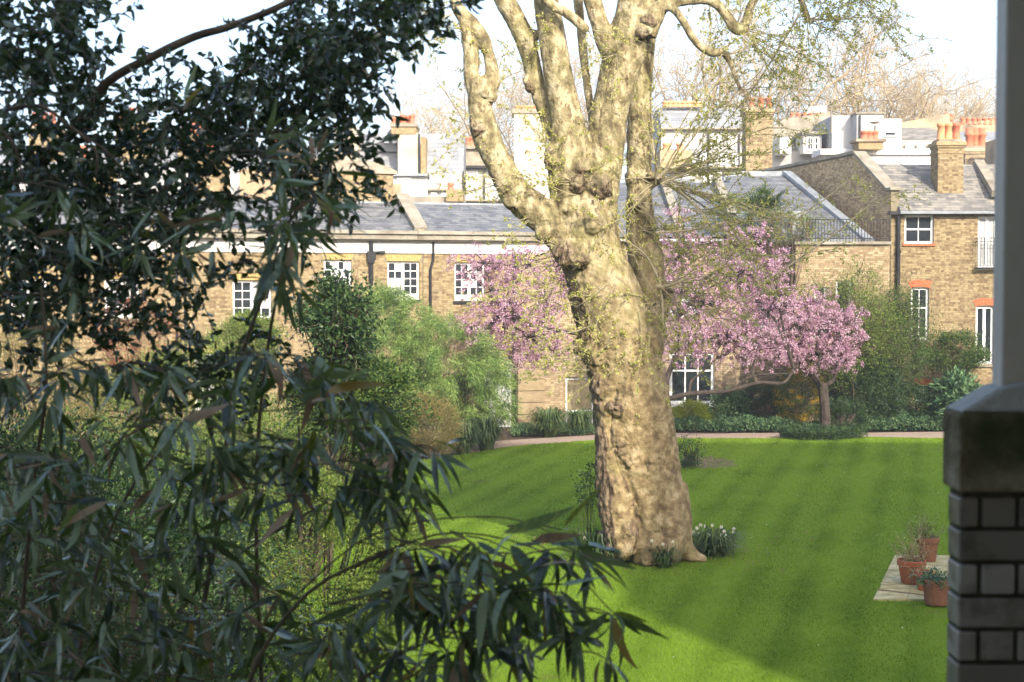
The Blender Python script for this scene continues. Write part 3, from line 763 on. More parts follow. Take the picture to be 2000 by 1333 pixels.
# right-hand parapet and second stack
p0 = np.array([fpx(front(50.2), 1955), 50.2, rE + .3]); coping(hR, (P(1948, 372, 50.2), P(1912, 312, 53.0)), .35, .25, m_stone)
fc2 = front(55.0)
chimney(hR, fc2, fpx(fc2, 1882), fpx(fc2, 1943), 0, -.8, rE + .8, fpx(fc2, 1900, 290)[1], [(fpx(fc2, 1894), -.3), (fpx(fc2, 1906), -.35), (fpx(fc2, 1918), -.3)], mat=m_brick_d, pr=.15, style=1)
fc3 = front(53.0)
MB().box(fpx(fc3, 1941), fpx(fc3, 1990), -1.2, 0, rE, fpx(fc3, 1950, 272)[1], fc3).build('end_stack', m_brick_d, hR)
# sloping lead covered parapet in front of the gable
cpa = P(1537, 340, 57.3) + [0, 0, .12]; cpb = P(1699, 470, 49.4) + [0, 0, .05]
coping(hC, (cpa, cpb), .34, .14, m_lead, 'sloping_coping')
sp = MB(); dn = np.array([0, 0, -3.2]); off = np.array([.26, .05, 0])
vv = [cpa - [0, 0, .14], cpb - [0, 0, .14], cpb + dn * .3, cpa + dn]; vv = vv + [x_ + off for x_ in vv]
sp.add(vv, [[0, 1, 2, 3], [7, 6, 5, 4], [0, 4, 5, 1], [1, 5, 6, 2], [2, 6, 7, 3], [3, 7, 4, 0]]); sp.build('party_wall', m_brick_b, hC)

# ------------------------------------------------------------------ far houses
def far_win(house, fr, x0, y0, x1, y1, cols=2, rows=2, glass=m_curt, name='window'):
    r = rect(fr, x0, y0, x1, y1)
    f2 = Frame(fr.w(np.array([0, .16, 0.])), fr.u, fr.wv)
    return window(house, f2, r, cols, rows, glass=glass, sill=False, frame_w=.09, bar=.05)
def block(house, fr, x0, y0, x1, y1, depth, mat, name='wall', w=0.0):
    r = rect(fr, x0, y0, x1, y1); return MB().box(r[0], r[1], -depth, w, r[2], r[3], fr).build(name, mat, house)
def pots_row(parent, fr, xs, ytop, ybase, mat=m_terra, r_=.16, dy=-.4):
    for x in xs: 
        u, zb_ = fpx(fr, x, ybase); pot(parent, fr.w(np.array([u, dy, zb_])), fpx(fr, x, ytop)[1] - zb_, r_, mat)
def roof_prism(house, fr, pts, w0_, w1_, mat, name='roof'):
    MB().prism([fpx(fr, *p) for p in pts], w0_, w1_, fr).build(name, mat, house)

f1 = front(66)
h1 = thing('mansard_house', (fpx(f1, 810), 66, 0), 'pale mansard roofed house with five red pots, above the left slate roof', 'house')
block(h1, f1, 700, 340, 905, 470, 6, m_render)
mslab = MB(); 
def mansard(house, fr, x0, x1, yb, yt, back, mat, x0t=None, x1t=None):
    u0, zb_ = fpx(fr, x0, yb); u1 = fpx(fr, x1, yb)[0]
    fb = Frame(fr.w(np.array([0, -back, 0.])), fr.u, fr.wv); zt_ = fpx(fb, x0, yt)[1]
    v = [fr.w(np.array(p)) for p in [(u0, 0.01, zb_), (u1, 0.01, zb_), (u1, -back - 3, zb_), (u0, -back - 3, zb_), (u0 + (0 if x0t is None else x0t), -back, zt_), (u1 + (0 if x1t is None else x1t), -back, zt_), (u1 + (x1t or 0), -back - 3, zt_), (u0 + (x0t or 0), -back - 3, zt_)]]
    mb = MB(); mb.add(v, CUBE_F); ro = mb.build('roof', m_slate_l, house)
    roof_slates(ro, Frame(fr.w(np.array([0, 0.02, zb_])), fr.u, fr.wv), u0, u1, back, zt_ - zb_, mat, .24, .4)
mansard(h1, f1, 700, 905, 372, 262, 1.6, m_slate_l)
block(h1, front(67.2), 720, 300, 812, 346, 3, m_white, 'dormer_wall')
roof_prism(h1, front(66.8), [(726, 296), (766, 250), (778, 296)], -3, 0, m_slate)
for x0 in (752, 768):
    far_win(h1, front(66.6), x0, 262, x0 + 9, 280, 1, 2)
fs = front(65.6)
r = rect(fs, 778, 260, 817, 372); st = MB().box(r[0], r[1], -1.6, 0, r[2], r[3], fs).build('chimney', m_cream, h1)
r = rect(fs, 765, 247, 814, 262); MB().box(r[0], r[1], -1.7, .05, r[2], r[3] + .02, fs).build('stack_brick', m_brick, st)
r = rect(fs, 763, 242, 816, 248); MB().box(r[0], r[1], -1.8, .12, r[2], r[3] + .02, fs).build('stack_cap', m_stone_d, st)
for i, x in enumerate((769, 778, 787, 796, 805)): pots_row(st, fs, [x], 222 if i > 1 else 227, 244, m_terra, .125, dy=-.4 - .4 * (i % 2))
MB().boxes([(*rect(fs, 818, 262, 821, 372)[:2], -.02, .1, *rect(fs, 818, 262, 821, 372)[2:])], fs).build('drainpipe', m_black, h1)
r = rect(fs, 822, 268, 832, 392); MB().box(r[0], r[1], -3, -.1, r[2], r[3], fs).build('party_wall', m_brick, h1)
block(h1, front(65), 768, 344, 834, 386, 3, m_white, 'dormer')
r = rect(front(65), 766, 340, 838, 345); MB().box(r[0], r[1], -3.2, .25, r[2], r[3], front(65)).build('dormer_roof', m_lead, h1)
far_win(h1, front(65), 776, 347, 804, 381, 2, 2, m_curt)
block(h1, front(64.6), 772, 384, 905, 400, 2, m_stone, 'parapet')
block(h1, front(64.3), 872, 372, 905, 394, 1.5, m_brick, 'low_stack'); pots_row(h1, front(64.3), [880], 356, 372, m_terra, .13)

h2 = thing('white_house', (fpx(front(70), 930), 70, 0), 'white rendered house with dark roof box and red pots, behind the crooked left limb', 'house')
f2 = front(70)
block(h2, f2, 888, 330, 1075, 470, 6, m_render)
far_win(h2, f2, 911, 334, 934, 372, 4, 4, m_curt)
far_win(h2, f2, 960, 334, 985, 372, 2, 2)
block(h2, front(70.4), 893, 288, 958, 330, 4, m_stone_d, 'roof_box')
r = rect(f2, 876, 325, 960, 330); MB().box(r[0], r[1], -3, .4, r[2], r[3], f2).build('balcony_floor', m_black, h2)
u = r[0]
rb = MB(); zz = fpx(f2, 880, 311)[1]; rb.box(r[0], fpx(f2, 895), .36, .4, zz - .04, zz, f2)
while u < fpx(f2, 895): rb.box(u, u + .03, .36, .4, r[3], zz, f2); u += .16
rb.build('railing', m_black, h2)
cc = block(h2, front(70.2), 896, 285, 948, 291, 3, m_stone_d, 'stack_cap'); pots_row(h2, front(70.2), [904, 913, 922, 931], 266, 287, m_terra, .17)

h3 = thing('chimney_stack', (fpx(front(76), 1030), 76, 0), 'broad cream chimney stack rising between the two left limbs of the plane tree', 'chimney')
f3 = front(76); r = rect(f3, 1004, 222, 1064, 470); r = (r[0], r[1], 0, r[3]); s3 = MB().box(r[0], r[1], -2, 0, r[2], r[3], f3).build('stack', m_cream, h3)
MB().box(r[0] - .1, r[1] + .1, -2.1, .1, r[3] + .003, r[3] + .25, f3).build('cap', m_stone_d, h3)
pots_row(h3, f3, [1012, 1024, 1036, 1048], 205, 219, m_terra_o, .18)

h4 = thing('white_house', (fpx(front(72), 1350), 72, 0), 'white house with grey windows right of the rear trunk, two orange pots before it', 'house')
f4 = front(72)
block(h4, f4, 1290, 252, 1450, 470, 6, m_render)
mansard(h4, front(72.2), 1290, 1450, 252, 212, 1.5, m_slate_l)
pots_row(h4, front(73), list(range(1300, 1370, 9)), 196, 208, m_terra_o, .15)
for x in (1345, 1385, 1310, 1420): far_win(h4, f4, x, 262, x + 17, 292, 2, 2)
for x in (1372, 1400, 1330): far_win(h4, f4, x, 335, x + 15, 362, 2, 2)
block(h4, front(68), 1288, 294, 1350, 330, 3, m_brick_b, 'low_stack'); pots_row(h4, front(68), [1302, 1328], 278, 294, m_terra_o, .17)
MB().prism([fpx(front(66), *p) for p in ((1290, 350), (1350, 350), (1385, 395), (1290, 395))], -3, 0, front(66)).build('lean_to', m_slate_l, h4)

h5 = thing('brick_chimney_stack', (fpx(front(62), 1480), 62, 0), 'tall yellow brick chimney stack in front of the white houses, left of the gable', 'chimney')
f5 = front(62); a, b = fpx(f5, 1455), fpx(f5, 1506)
chimney(h5, f5, a, b, 0, -1.0, 6, fpx(f5, 1480, 214)[1], [(a + .3, -.4), (a + .7, -.4), (a + 1.05, -.4)], ph=.5)

h6 = thing('white_house', (fpx(front(74), 1690), 74, 0), 'white flat topped house with dormer and satellite dish, above the brick gable', 'house')
f6 = front(74)
block(h6, f6, 1500, 296, 1830, 480, 5, m_render)
mansard(h6, front(74.3), 1500, 1622, 298, 262, 2.0, m_slate_w)
roof_prism(h6, front(76), [(1505, 250), (1530, 232), (1618, 220), (1622, 330), (1505, 330)], -3, 0, m_stone, 'party_wall')
pots_row(h6, front(76), [1548, 1560, 1572, 1584, 1596, 1607], 219, 229, m_terra, .12)
roof_prism(h6, front(77), [(1562, 222), (1580, 208), (1612, 206), (1612, 226)], -3, 0, m_lead, 'skylight')
block(h6, front(73), 1567, 264, 1602, 300, 2, m_white, 'dormer'); far_win(h6, front(73), 1572, 267, 1597, 295, 4, 2, m_glass)
r = rect(front(73), 1562, 258, 1608, 264); MB().box(r[0], r[1], -2.4, .25, r[2], r[3], front(73)).build('dormer_roof', m_slate_w, h6)
block(h6, front(72.6), 1521, 268, 1543, 300, 2, m_white, 'dormer'); far_win(h6, front(72.6), 1525, 270, 1540, 296, 2, 2, m_curt)
block(h6, front(72), 1622, 226, 1672, 302, 5, m_render, 'rooftop_room')
block(h6, front(71), 1670, 222, 1722, 302, 5, m_render, 'rooftop_room')
block(h6, front(71.6), 1718, 232, 1757, 300, 5, m_render, 'rooftop_room')
r = rect(front(71), 1667, 220, 1724, 223); MB().box(r[0], r[1], -5, .1, r[2], r[3], front(71)).build('roof_edge', m_stone, h6)
far_win(h6, front(71.6), 1722, 256, 1748, 268, 1, 1, m_glass)
MB().boxes([(*rect(front(71), 1674, 226, 1677, 280)[:2], 0, .12, *rect(front(71), 1674, 226, 1677, 280)[2:])], front(71)).build('drainpipe', m_black, h6)
r = rect(front(67), 1674, 276, 1722, 292); lc = MB().box(r[0], r[1], -1.2, 0, r[2], r[3], front(67)).build('low_chimney', m_brick, h6)
r2 = rect(front(67), 1668, 272, 1727, 277); MB().box(r2[0], r2[1], -1.3, .1, r2[2], r2[3], front(67)).build('stack_cap', m_brick_d, lc)
pots_row(lc, front(67), [1689, 1699, 1709], 254, 273, m_terra, .18)
block(h6, front(68), 1600, 291, 1830, 302, 2, m_white, 'parapet')
block(h6, front(66.5), 1690, 306, 1820, 330, 2, m_render, 'parapet')
far_win(h6, front(66), 1760, 318, 1815, 334, 3, 1, m_glass)
for x in (1300, 1322, 1365, 1405, 1428): far_win(h4, f4, x, 300, x + 13, 322, 2, 2, m_glass)
for x in (842, 862, 884): far_win(h1, f1, x, 376, x + 12, 392, 2, 2, m_glass)
for x in (1010, 1036): far_win(h3, f3, x, 300, x + 12, 322, 2, 2, m_glass)
for (hh, ff, xa, xb, yy) in ((h1, f1, 700, 905, 373), (h4, f4, 1290, 1450, 254), (h2, f2, 888, 1075, 394), (h4, f4, 1290, 1450, 330)):
    ra = rect(ff, xa, yy - 3, xb, yy); MB().box(ra[0], ra[1], -.5, .28, ra[2], ra[3], ff).build('string_course', m_stone_d, hh)
for (hh, ff, xx) in ((h4, f4, 1380), (h4, f4, 1440), (h2, f2, 945), (h1, f1, 904)):
    ra = rect(ff, xx, 262, xx + 2.5, 400); MB().box(ra[0], ra[1], .01, .12, ra[2], ra[3] if hh is h4 else fpx(ff, xx, 335)[1], ff).build('drainpipe', m_black, hh)
# satellite dish on its pole
dsh = thing('satellite_dish', P(1708, 250, 69), 'grey satellite dish on a short pole beside the low red chimney pots', 'satellite dish')
p = P(1708, 243, 69); MB().lathe([(.02, 0), (.16, .03), (.26, .09)], p + np.array([0, -.05, 0]), 12).build('dish', m_stone_d, dsh)
MB().tube([P(1709, 276, 69), P(1709, 246, 69)], .03, 6).build('pole', m_black, dsh)

h7 = thing('brown_roofed_house', (fpx(front(80), 1800), 80, 0), 'house with brown tiled roof and long brick parapet behind the right chimney', 'house')
f7 = front(80)
block(h7, f7, 1757, 275, 1960, 400, 5, m_cream)
mansard(h7, front(80.2), 1757, 1850, 277, 250, 3.0, m_slate_w)
mansard(h7, front(80.4), 1850, 1965, 277, 258, 2.0, m_slate_l)
roof_prism(h7, front(84), [(1757, 262), (1757, 240), (1850, 222), (1852, 262)], -2, 0, m_brick_d, 'parapet')
roof_prism(h7, front(84.3), [(1868, 262), (1868, 244), (1965, 228), (1965, 262)], -2, 0, m_brick_d, 'parapet')
pots_row(h7, front(84), [1880, 1891, 1902, 1912, 1923, 1934, 1945], 229, 242, m_terra, .14)
pots_row(h7, front(84), [1848, 1856], 220, 234, m_terra, .16)
for x in (1765, 1787, 1809): far_win(h7, front(79.8), x, 279, x + 16, 294, 1, 1, m_curt)
h8 = thing('slate_roofed_house', (fpx(front(68), 330), 68, 0), 'pale houses half hidden behind the evergreen tree at far left', 'house')
f8 = front(68)
block(h8, f8, -120, 330, 700, 480, 6, m_render)
mansard(h8, front(68.2), -120, 700, 336, 285, 2.2, m_slate_l)
for x in (20, 130, 240, 330, 430, 520, 610): far_win(h8, front(67.8), x, 346, x + 26, 385, 2, 2, m_curt)
for x0, yb in ((60, 250), (230, 240), (350, 262), (530, 285)):
    fx = front(69); a, b = fpx(fx, x0), fpx(fx, x0 + 60)
    chimney(h8, fx, a, b, 0, -1, 8, fpx(fx, x0, yb)[1], [(a + .25, -.3), (a + .7, -.3), (a + 1.1, -.3)], ph=.7, pr=.16)
block(h8, front(66), 470, 330, 560, 400, 3, m_brick_b, 'rear_wing')
block(h8, front(66), 655, 250, 700, 360, 3, m_cream, 'rear_wing')

# aerials
for (px, yt, yb, D, lab) in ((1728, 128, 240, 76, 'tall thin white aerial mast with a crossbar above the white house'), (1624, 190, 260, 72, 'short thin rooftop aerial pole at the corner of the white house')):
    t_ = thing('aerial', P(px, yb, D), lab, 'aerial')
    MB().tube([P(px, yb, D), P(px, yt, D)], .022, 5).build('mast', m_stone, t_)
    if px == 1728: MB().tube([P(px - 22, 176, D), P(px + 2, 176, D)], .02, 5).build('crossbar', m_stone, t_)

# ------------------------------------------------------------------ the house the picture is taken from
hV = thing('verandah_house', (0.9, 3.2, 0), 'grey glazed brick pillar with mossy stone cap and painted post at the right edge', 'house')
# unseen house body behind the verandah and added neighbours, shaped to shade the garden
MB().boxes([(-30, 2.2, -11, -1.2, 0, 14.5), (2.3, 10.2, -11, -1.2, 0, 10.9)], None).build('rear_shade_block', m_cream, hV)  # stepped height sets the foreground shade, cream face bounces fill onto the leaves
MB().boxes([(15.4, 17.2, -11, -1.2, 0, 21), (17.3, 60, -11, -1.2, 0, 29.3)], None).build('tall_shade_block', m_brick_b, hV)  # added blocks, heights and gap set for the lawn's shade and sun patch
MB().box(.7, 4.5, -1.19, 3.7, 6.6, 6.75).build('verandah_roof', m_lead, hV)  # unseen roof, width trimmed to shade the pillar and keep the bamboo lit
MB().box(-.9, 4.5, -1.19, 3.7, 3.05, 3.2).build('verandah_floor', m_stone_d, hV)
pd = 3.2; px0 = PX(1877, pd); pxe = px0 + .72
zcap = PZ(962, pd); ztop = PZ(806, pd)
pil = MB().box(px0 + .012, pxe - .012, pd + .012, pd + .10, 1.5, zcap - .002).build('pillar', m_gmortar, hV)
z = zcap - .012; k = 0; chh = .0765
while z > 2.9:
    za, zb_ = z - chh + .009, z
    widths = ([.052, .085, .155, .155, .155, .155] if k % 2 == 0 else [.205, .205, .205, .205])
    x = px0
    for wv_ in widths:
        x2 = min(x + wv_, pxe)
        if x2 - x < .03: break
        bb = MB().box(x + .004, x2 - .006, pd + rng.uniform(0, .004), pd + .09, za, zb_ - .001)
        o = bb.build('brick', m_glaze, pil)
        bv = o.modifiers.new('b', 'BEVEL'); bv.width = .005; bv.segments = 2
        x = x2
    z -= chh; k += 1
def lump(name, a, b, mat, parent, amp=.006, n=12, chamf=0.0):
    """worn stone block"""
    mb = MB(); g = []
    o = MB().box(a[0], b[0], a[1], b[1], a[2], b[2]).build(name, mat, parent)
    bv = o.modifiers.new('b', 'BEVEL'); bv.width = .009; bv.segments = 2
    return o
lump('cap_stone', (px0 - .002, pd - .012, zcap + .001), (pxe, pd + .12, ztop), m_capst, hV)
cs = MB(); q = [(px0 - .002, ztop), (pxe, ztop), (pxe, ztop + .07), (px0 + .16, ztop + .07), (px0 + .09, ztop + .055)]
v = []
for yy in (pd - .010, pd + .118): v += [(x_, yy + (.015 if z_ > ztop + .01 and yy < pd + .05 else 0), z_) for x_, z_ in q]
n = 5; cs.add(v, [[(i + 1) % n, i, i + n, (i + 1) % n + n] for i in range(n)]); cs.poly += [[0, 1, 2, 3, 4], [9, 8, 7, 6, 5]]
co = cs.build('cap_slope', m_captop, hV); bv = co.modifiers.new('b', 'BEVEL'); bv.width = .01; bv.segments = 3
pxp = PX(1944, pd + .08)
po = MB().box(pxp, pxp + .16, pd + .03, pd + .10, PZ(790, pd + .1) - .05, 6.59).build('post', m_post, hV); bv = po.modifiers.new('b', 'BEVEL'); bv.width = .006; bv.segments = 2
# ------------------------------------------------------------------ the air
hz = bpy.data.materials.new('spring_air'); hz.use_nodes = True; hn = hz.node_tree.nodes; hn.clear()
ho = hn.new('ShaderNodeOutputMaterial'); hv = hn.new('ShaderNodeVolumePrincipled')
hv.inputs['Color'].default_value = (1, .97, .92, 1); hv.inputs['Density'].default_value = HAZE; hv.inputs['Anisotropy'].default_value = .2
hz.node_tree.links.new(hv.outputs[0], ho.inputs['Volume'])
if HAZE: MB().box(-390, 390, -60, 400, -1.1, 42).build('haze', hz, kind='stuff')
# ================================================================== the plane tree
TD = 25.0
def pp(px, py, D=TD): return P(px, py, D)
plane = thing('plane_tree', (P(1270, 1075, TD) * [1, 1, 0]), 'massive old plane tree with mottled ochre bark standing in the lawn', 'tree')
LIMBS = [  # (px, py, radius px, depth offset)
 [(1262,1085,80,0),(1262,1040,80,0),(1258,990,80,0),(1252,930,79,0),(1244,860,75,0),(1234,800,75,0),(1224,740,74,0),(1212,680,74,0),(1198,620,74,.0),(1176,560,68,0),(1160,510,62,0),(1150,460,60,0),(1149,410,56,0),(1156,380,52,0)],
 [(1290,1075,62,-.15),(1292,1000,50,-.1),(1288,930,42,-.05),(1276,860,44,0),(1262,780,42,.1),(1256,700,38,.2),(1262,630,38,.5)],   # right bulge
 [(1215,1070,36,-.45),(1210,1000,40,-.4),(1204,930,42,-.3),(1198,850,38,-.3),(1188,760,36,-.25),(1176,700,30,-.2)],
 [(1300,1092,20,-.7),(1308,1050,32,-.5),(1308,990,28,-.38),(1296,930,20,-.3)],
 [(1356,1090,14,-.25),(1334,1062,24,-.25),(1318,1010,36,-.2),(1306,950,36,-.1)],
 [(1378,1093,8,-.3),(1350,1086,14,-.3),(1325,1062,22,-.3)],
 [(1214,1086,14,-.75),(1236,1068,20,-.66),(1248,1040,26,-.5)],
 [(1160,1092,8,-.3),(1186,1084,14,-.4),(1212,1062,22,-.45),(1226,1030,26,-.4)],
 [(1262,1098,10,-.8),(1270,1080,20,-.65),(1276,1050,26,-.55),(1270,1010,30,-.4)],
 [(1195,1082,16,-.3),(1206,1052,26,-.35),(1212,1010,30,-.3)],
 [(1258,640,40,.45),(1264,590,36,.6),(1265,540,33,.7),(1259,500,35,.75),(1252,450,30,.8),(1249,400,27,.8),(1249,350,25,.85),(1248,300,25,.9),(1249,240,24,.9),(1250,180,24,.9),(1256,110,22,.9),(1264,40,20,.9),(1274,-60,18,.9)],
 [(1140,500,52,0),(1112,470,40,-.05),(1082,440,36,-.12),(1046,412,34,-.2),(1012,384,31,-.25),(990,350,29,-.3),(974,318,27,-.3),(956,282,28,-.3),(944,248,27,-.3),(938,212,24,-.3),(938,180,26,-.3),(944,158,22,-.3)],
 [(928,175,18,-.3),(920,150,15,-.3),(921,118,17,-.3),(919,95,14,-.3),(912,66,12,-.3),(908,40,14,-.3)],
 [(950,180,20,-.3),(961,155,17,-.3),(960,130,13,-.3),(954,104,12,-.3),(944,78,15,-.3),(926,52,15,-.3),(908,34,15,-.3),(893,14,12,-.3),(880,-30,11,-.3)],
 [(1120,430,50,0),(1112,370,40,-.05),(1110,320,40,-.1),(1112,280,38,-.1),(1106,230,33,-.1),(1096,180,30,-.1),(1086,120,28,-.1),(1076,60,27,-.1),(1066,0,25,-.1),(1058,-60,24,-.1)],
 [(1092,280,20,.15),(1075,235,18,.15),(1060,200,17,.15),(1046,160,17,.15),(1036,115,18,.15),(1022,70,20,.15),(1003,30,20,.15),(985,0,20,.15),(968,-40,18,.15)],
 [(1162,410,44,0),(1174,350,38,.02),(1182,300,37,.04),(1187,240,37,.06),(1197,190,36,.08),(1212,130,39,.1),(1226,80,42,.1),(1240,30,39,.1),(1252,-50,38,.1)],
 [(1206,120,26,0),(1186,84,22,0),(1172,48,18,0),(1160,10,18,0),(1148,-40,17,0)],
 [(1258,62,28,-.1),(1278,32,20,-.15),(1300,8,14,-.2),(1340,1,10.5,-.25),(1380,0,10,-.3),(1402,10,10,-.3),(1420,32,11,-.3),(1434,52,12,-.3),(1448,60,11,-.3),(1458,40,10,-.3),(1466,12,9,-.3),(1484,-20,9,-.3)],
 [(1300,10,9,-.25),(1318,20,8,-.3),(1336,44,8,-.35),(1352,74,8,-.35),(1372,94,8.5,-.35),(1392,104,8.5,-.35),(1410,102,7.5,-.35),(1424,118,6.5,-.35),(1436,148,5.5,-.35),(1446,176,5,-.35)],
 [(1054,-20,9,-.5),(1075,8,10,-.5),(1100,22,10,-.5),(1122,38,10,-.5),(1140,54,10,-.5),(1147,60,8,-.5)],
 [(1128,-30,9,.6),(1130,10,10,.6),(1134,50,9,.6),(1140,110,9,.5),(1150,190,8,.4),(1160,260,8,.2)],
 [(1540,-40,7,.2),(1560,-10,6.5,.2),(1572,20,6.5,.2),(1580,44,6,.2)],
 [(1228,345,20,.8),(1262,352,18,.75),(1284,348,14,.7),(1293,330,11,.65)],
 [(1280,612,22,.5),(1298,575,18,.5),(1304,555,12,.5)],
]
BURLS = [(1108,496,34,-.42),(1128,505,26,-.5),(1092,480,24,-.3),(1060,455,20,-.35),(1085,300,26,-.2),(1078,315,20,-.25),(1030,158,12,.05),(1036,172,13,.05),(934,250,18,-.42),(928,238,12,-.35),(1000,392,20,-.42),
 (988,374,17,-.4),(968,336,16,-.42),(945,180,18,-.45),(960,190,15,-.4),(1148,680,30,-.3),(1150,655,24,-.35),(1166,700,26,-.45),(1182,1048,26,-.35),(1210,880,34,-.55),(1182,830,28,-.5),(1230,905,26,-.62),(1290,900,30,-.42),(1258,905,24,-.6),
 (1280,1030,32,-.62),(1230,1030,34,-.6),(1300,880,30,-.3),(1330,1020,22,-.3),(1262,676,36,-.2),(1215,680,24,-.45),(1170,365,30,-.35),(1142,330,24,-.3),(1160,440,30,-.4),(1265,40,18,-.2),(1254,66,15,-.3),(1290,350,12,.6),(1270,345,11,.55),
 (1296,560,16,.35),(1244,395,16,.5),(1200,800,26,-.6),(1175,760,22,-.5),(1160,720,20,-.4),(1308,940,22,-.2),(1130,360,22,-.35),(1110,410,24,-.3),(1042,70,16,.1),(1245,830,30,-.5)]
def smooth_path(a, k=4):
    a = np.asarray(a, float); n = len(a); t = np.linspace(0, n - 1, (n - 1) * k + 1); out = []
    for x in t:
        i = min(int(x), n - 2); f = x - i
        p0, p1, p2, p3 = a[max(i - 1, 0)], a[i], a[i + 1], a[min(i + 2, n - 1)]
        out.append(.5 * (2 * p1 + (p2 - p0) * f + (2 * p0 - 5 * p1 + 4 * p2 - p3) * f * f + (3 * p1 - p0 - 3 * p2 + p3) * f ** 3))
    return np.array(out)
def limb_path(L, base=TD):
    a = np.array([[*pp(x, y, base + dz), PM(r, base + dz)] for x, y, r, dz in L])
    return smooth_path(a)
tb = MB()
for k, L in enumerate(LIMBS):
    a = limb_path(L); tb.tube(a[:, :3], a[:, 3], 20 if k < 9 else 14)
bc = []
for x, y, r, dz in BURLS:
    c = pp(x, y, TD + dz + (.07 if y > 780 else 0)); rr = PM(r, TD) * (.8 if y > 780 else 1); bc.append((c, rr)); rr *= .86
    th = np.linspace(-PI / 2, PI / 2, 8); tb.lathe([(max(.002, math.cos(t) * rr), math.sin(t) * rr) for t in th], c, 10)
me = tb.mesh('plane_trunk_rough', ORG[plane])
tmp = bpy.data.objects.new('tmp', me); COL.objects.link(tmp)
rm = tmp.modifiers.new('r', 'REMESH'); rm.mode = 'VOXEL'; rm.voxel_size = .024
sm = tmp.modifiers.new('s', 'SMOOTH'); sm.factor = .6; sm.iterations = 7
dg = bpy.context.evaluated_depsgraph_get(); dg.update()
me2 = bpy.data.meshes.new_from_object(tmp.evaluated_get(dg))
bpy.data.objects.remove(tmp)
nv = len(me2.vertices); co = np.empty(nv * 3, np.float32); me2.vertices.foreach_get('co', co); co = co.reshape(-1, 3).astype(float)
no = np.empty(nv * 3, np.float32); me2.vertices.foreach_get('normal', no); no = no.reshape(-1, 3).astype(float)
wc = co + ORG[plane]
# value noise on a lattice, vectorised
_lat = rng.random((32, 32, 32))
def vnoise(p):
    i = np.floor(p).astype(int); f = p - i; f = f * f * (3 - 2 * f); r_ = 0
    for dx in (0, 1):
        for dy in (0, 1):
            for dz in (0, 1):
                wgt = (f[:, 0] if dx else 1 - f[:, 0]) * (f[:, 1] if dy else 1 - f[:, 1]) * (f[:, 2] if dz else 1 - f[:, 2])
                r_ = r_ + wgt * _lat[(i[:, 0] + dx) % 32, (i[:, 1] + dy) % 32, (i[:, 2] + dz) % 32]
    return r_
zz = wc[:, 2]
lowf = np.clip((5.2 - zz) / 2.5, 0, 1)
big = vnoise(wc * 2.1 + 3) - .5; med = vnoise(wc * 5.3 + 9) - .5; fine = vnoise(wc * 13) - .5; vf = vnoise(wc * 27) - .5
xyn = wc * [1, 1, 3.0]
rings = vnoise(wc * [3, 3, 9]) - .5
# rough bark mask: left flank of the trunk, around the burls, painted shade on limb undersides
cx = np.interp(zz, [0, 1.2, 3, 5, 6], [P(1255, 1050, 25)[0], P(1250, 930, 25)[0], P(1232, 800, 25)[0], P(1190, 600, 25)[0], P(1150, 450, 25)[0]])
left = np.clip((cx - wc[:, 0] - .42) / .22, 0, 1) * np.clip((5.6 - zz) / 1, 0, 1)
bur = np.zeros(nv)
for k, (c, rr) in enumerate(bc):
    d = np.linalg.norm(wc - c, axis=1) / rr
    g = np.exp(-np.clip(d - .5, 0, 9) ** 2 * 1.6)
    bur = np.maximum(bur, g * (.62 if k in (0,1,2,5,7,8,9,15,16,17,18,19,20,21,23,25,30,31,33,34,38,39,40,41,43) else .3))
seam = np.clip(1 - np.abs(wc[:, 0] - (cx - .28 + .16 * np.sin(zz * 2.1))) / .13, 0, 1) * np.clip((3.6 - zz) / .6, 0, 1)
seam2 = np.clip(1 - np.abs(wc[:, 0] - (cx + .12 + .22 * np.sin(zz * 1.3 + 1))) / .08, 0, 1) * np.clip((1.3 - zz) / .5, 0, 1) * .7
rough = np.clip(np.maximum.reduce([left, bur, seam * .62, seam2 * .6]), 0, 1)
under = np.clip(-no[:, 2] - .15, 0, 1) * .6 * (zz > 4.5)  # shade put into the bark mask: downward faces of upper limbs go darker
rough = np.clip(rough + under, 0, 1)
disp = big * .075 * (.2 + .8 * lowf) + med * (.018 + .022 * lowf + .06 * bur) + fine * (.016 + .04 * rough + .06 * bur) + vf * (.006 + .022 * rough + .02 * bur) + rings * .018 - seam * .07 - seam2 * .06
thin = np.clip((zz - 6.5) / 2, 0, 1); disp *= (1 - .55 * thin)
co2 = co + no * disp[:, None]
me2.vertices.foreach_set('co', co2.astype(np.float32).ravel())
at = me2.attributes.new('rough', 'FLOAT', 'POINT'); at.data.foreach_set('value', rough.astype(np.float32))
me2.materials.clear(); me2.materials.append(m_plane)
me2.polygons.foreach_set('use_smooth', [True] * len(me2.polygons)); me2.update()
me2.name = 'trunk'; to = bpy.data.objects.new('trunk', me2); COL.objects.link(to); to.parent = plane; ORG[to] = ORG[plane]

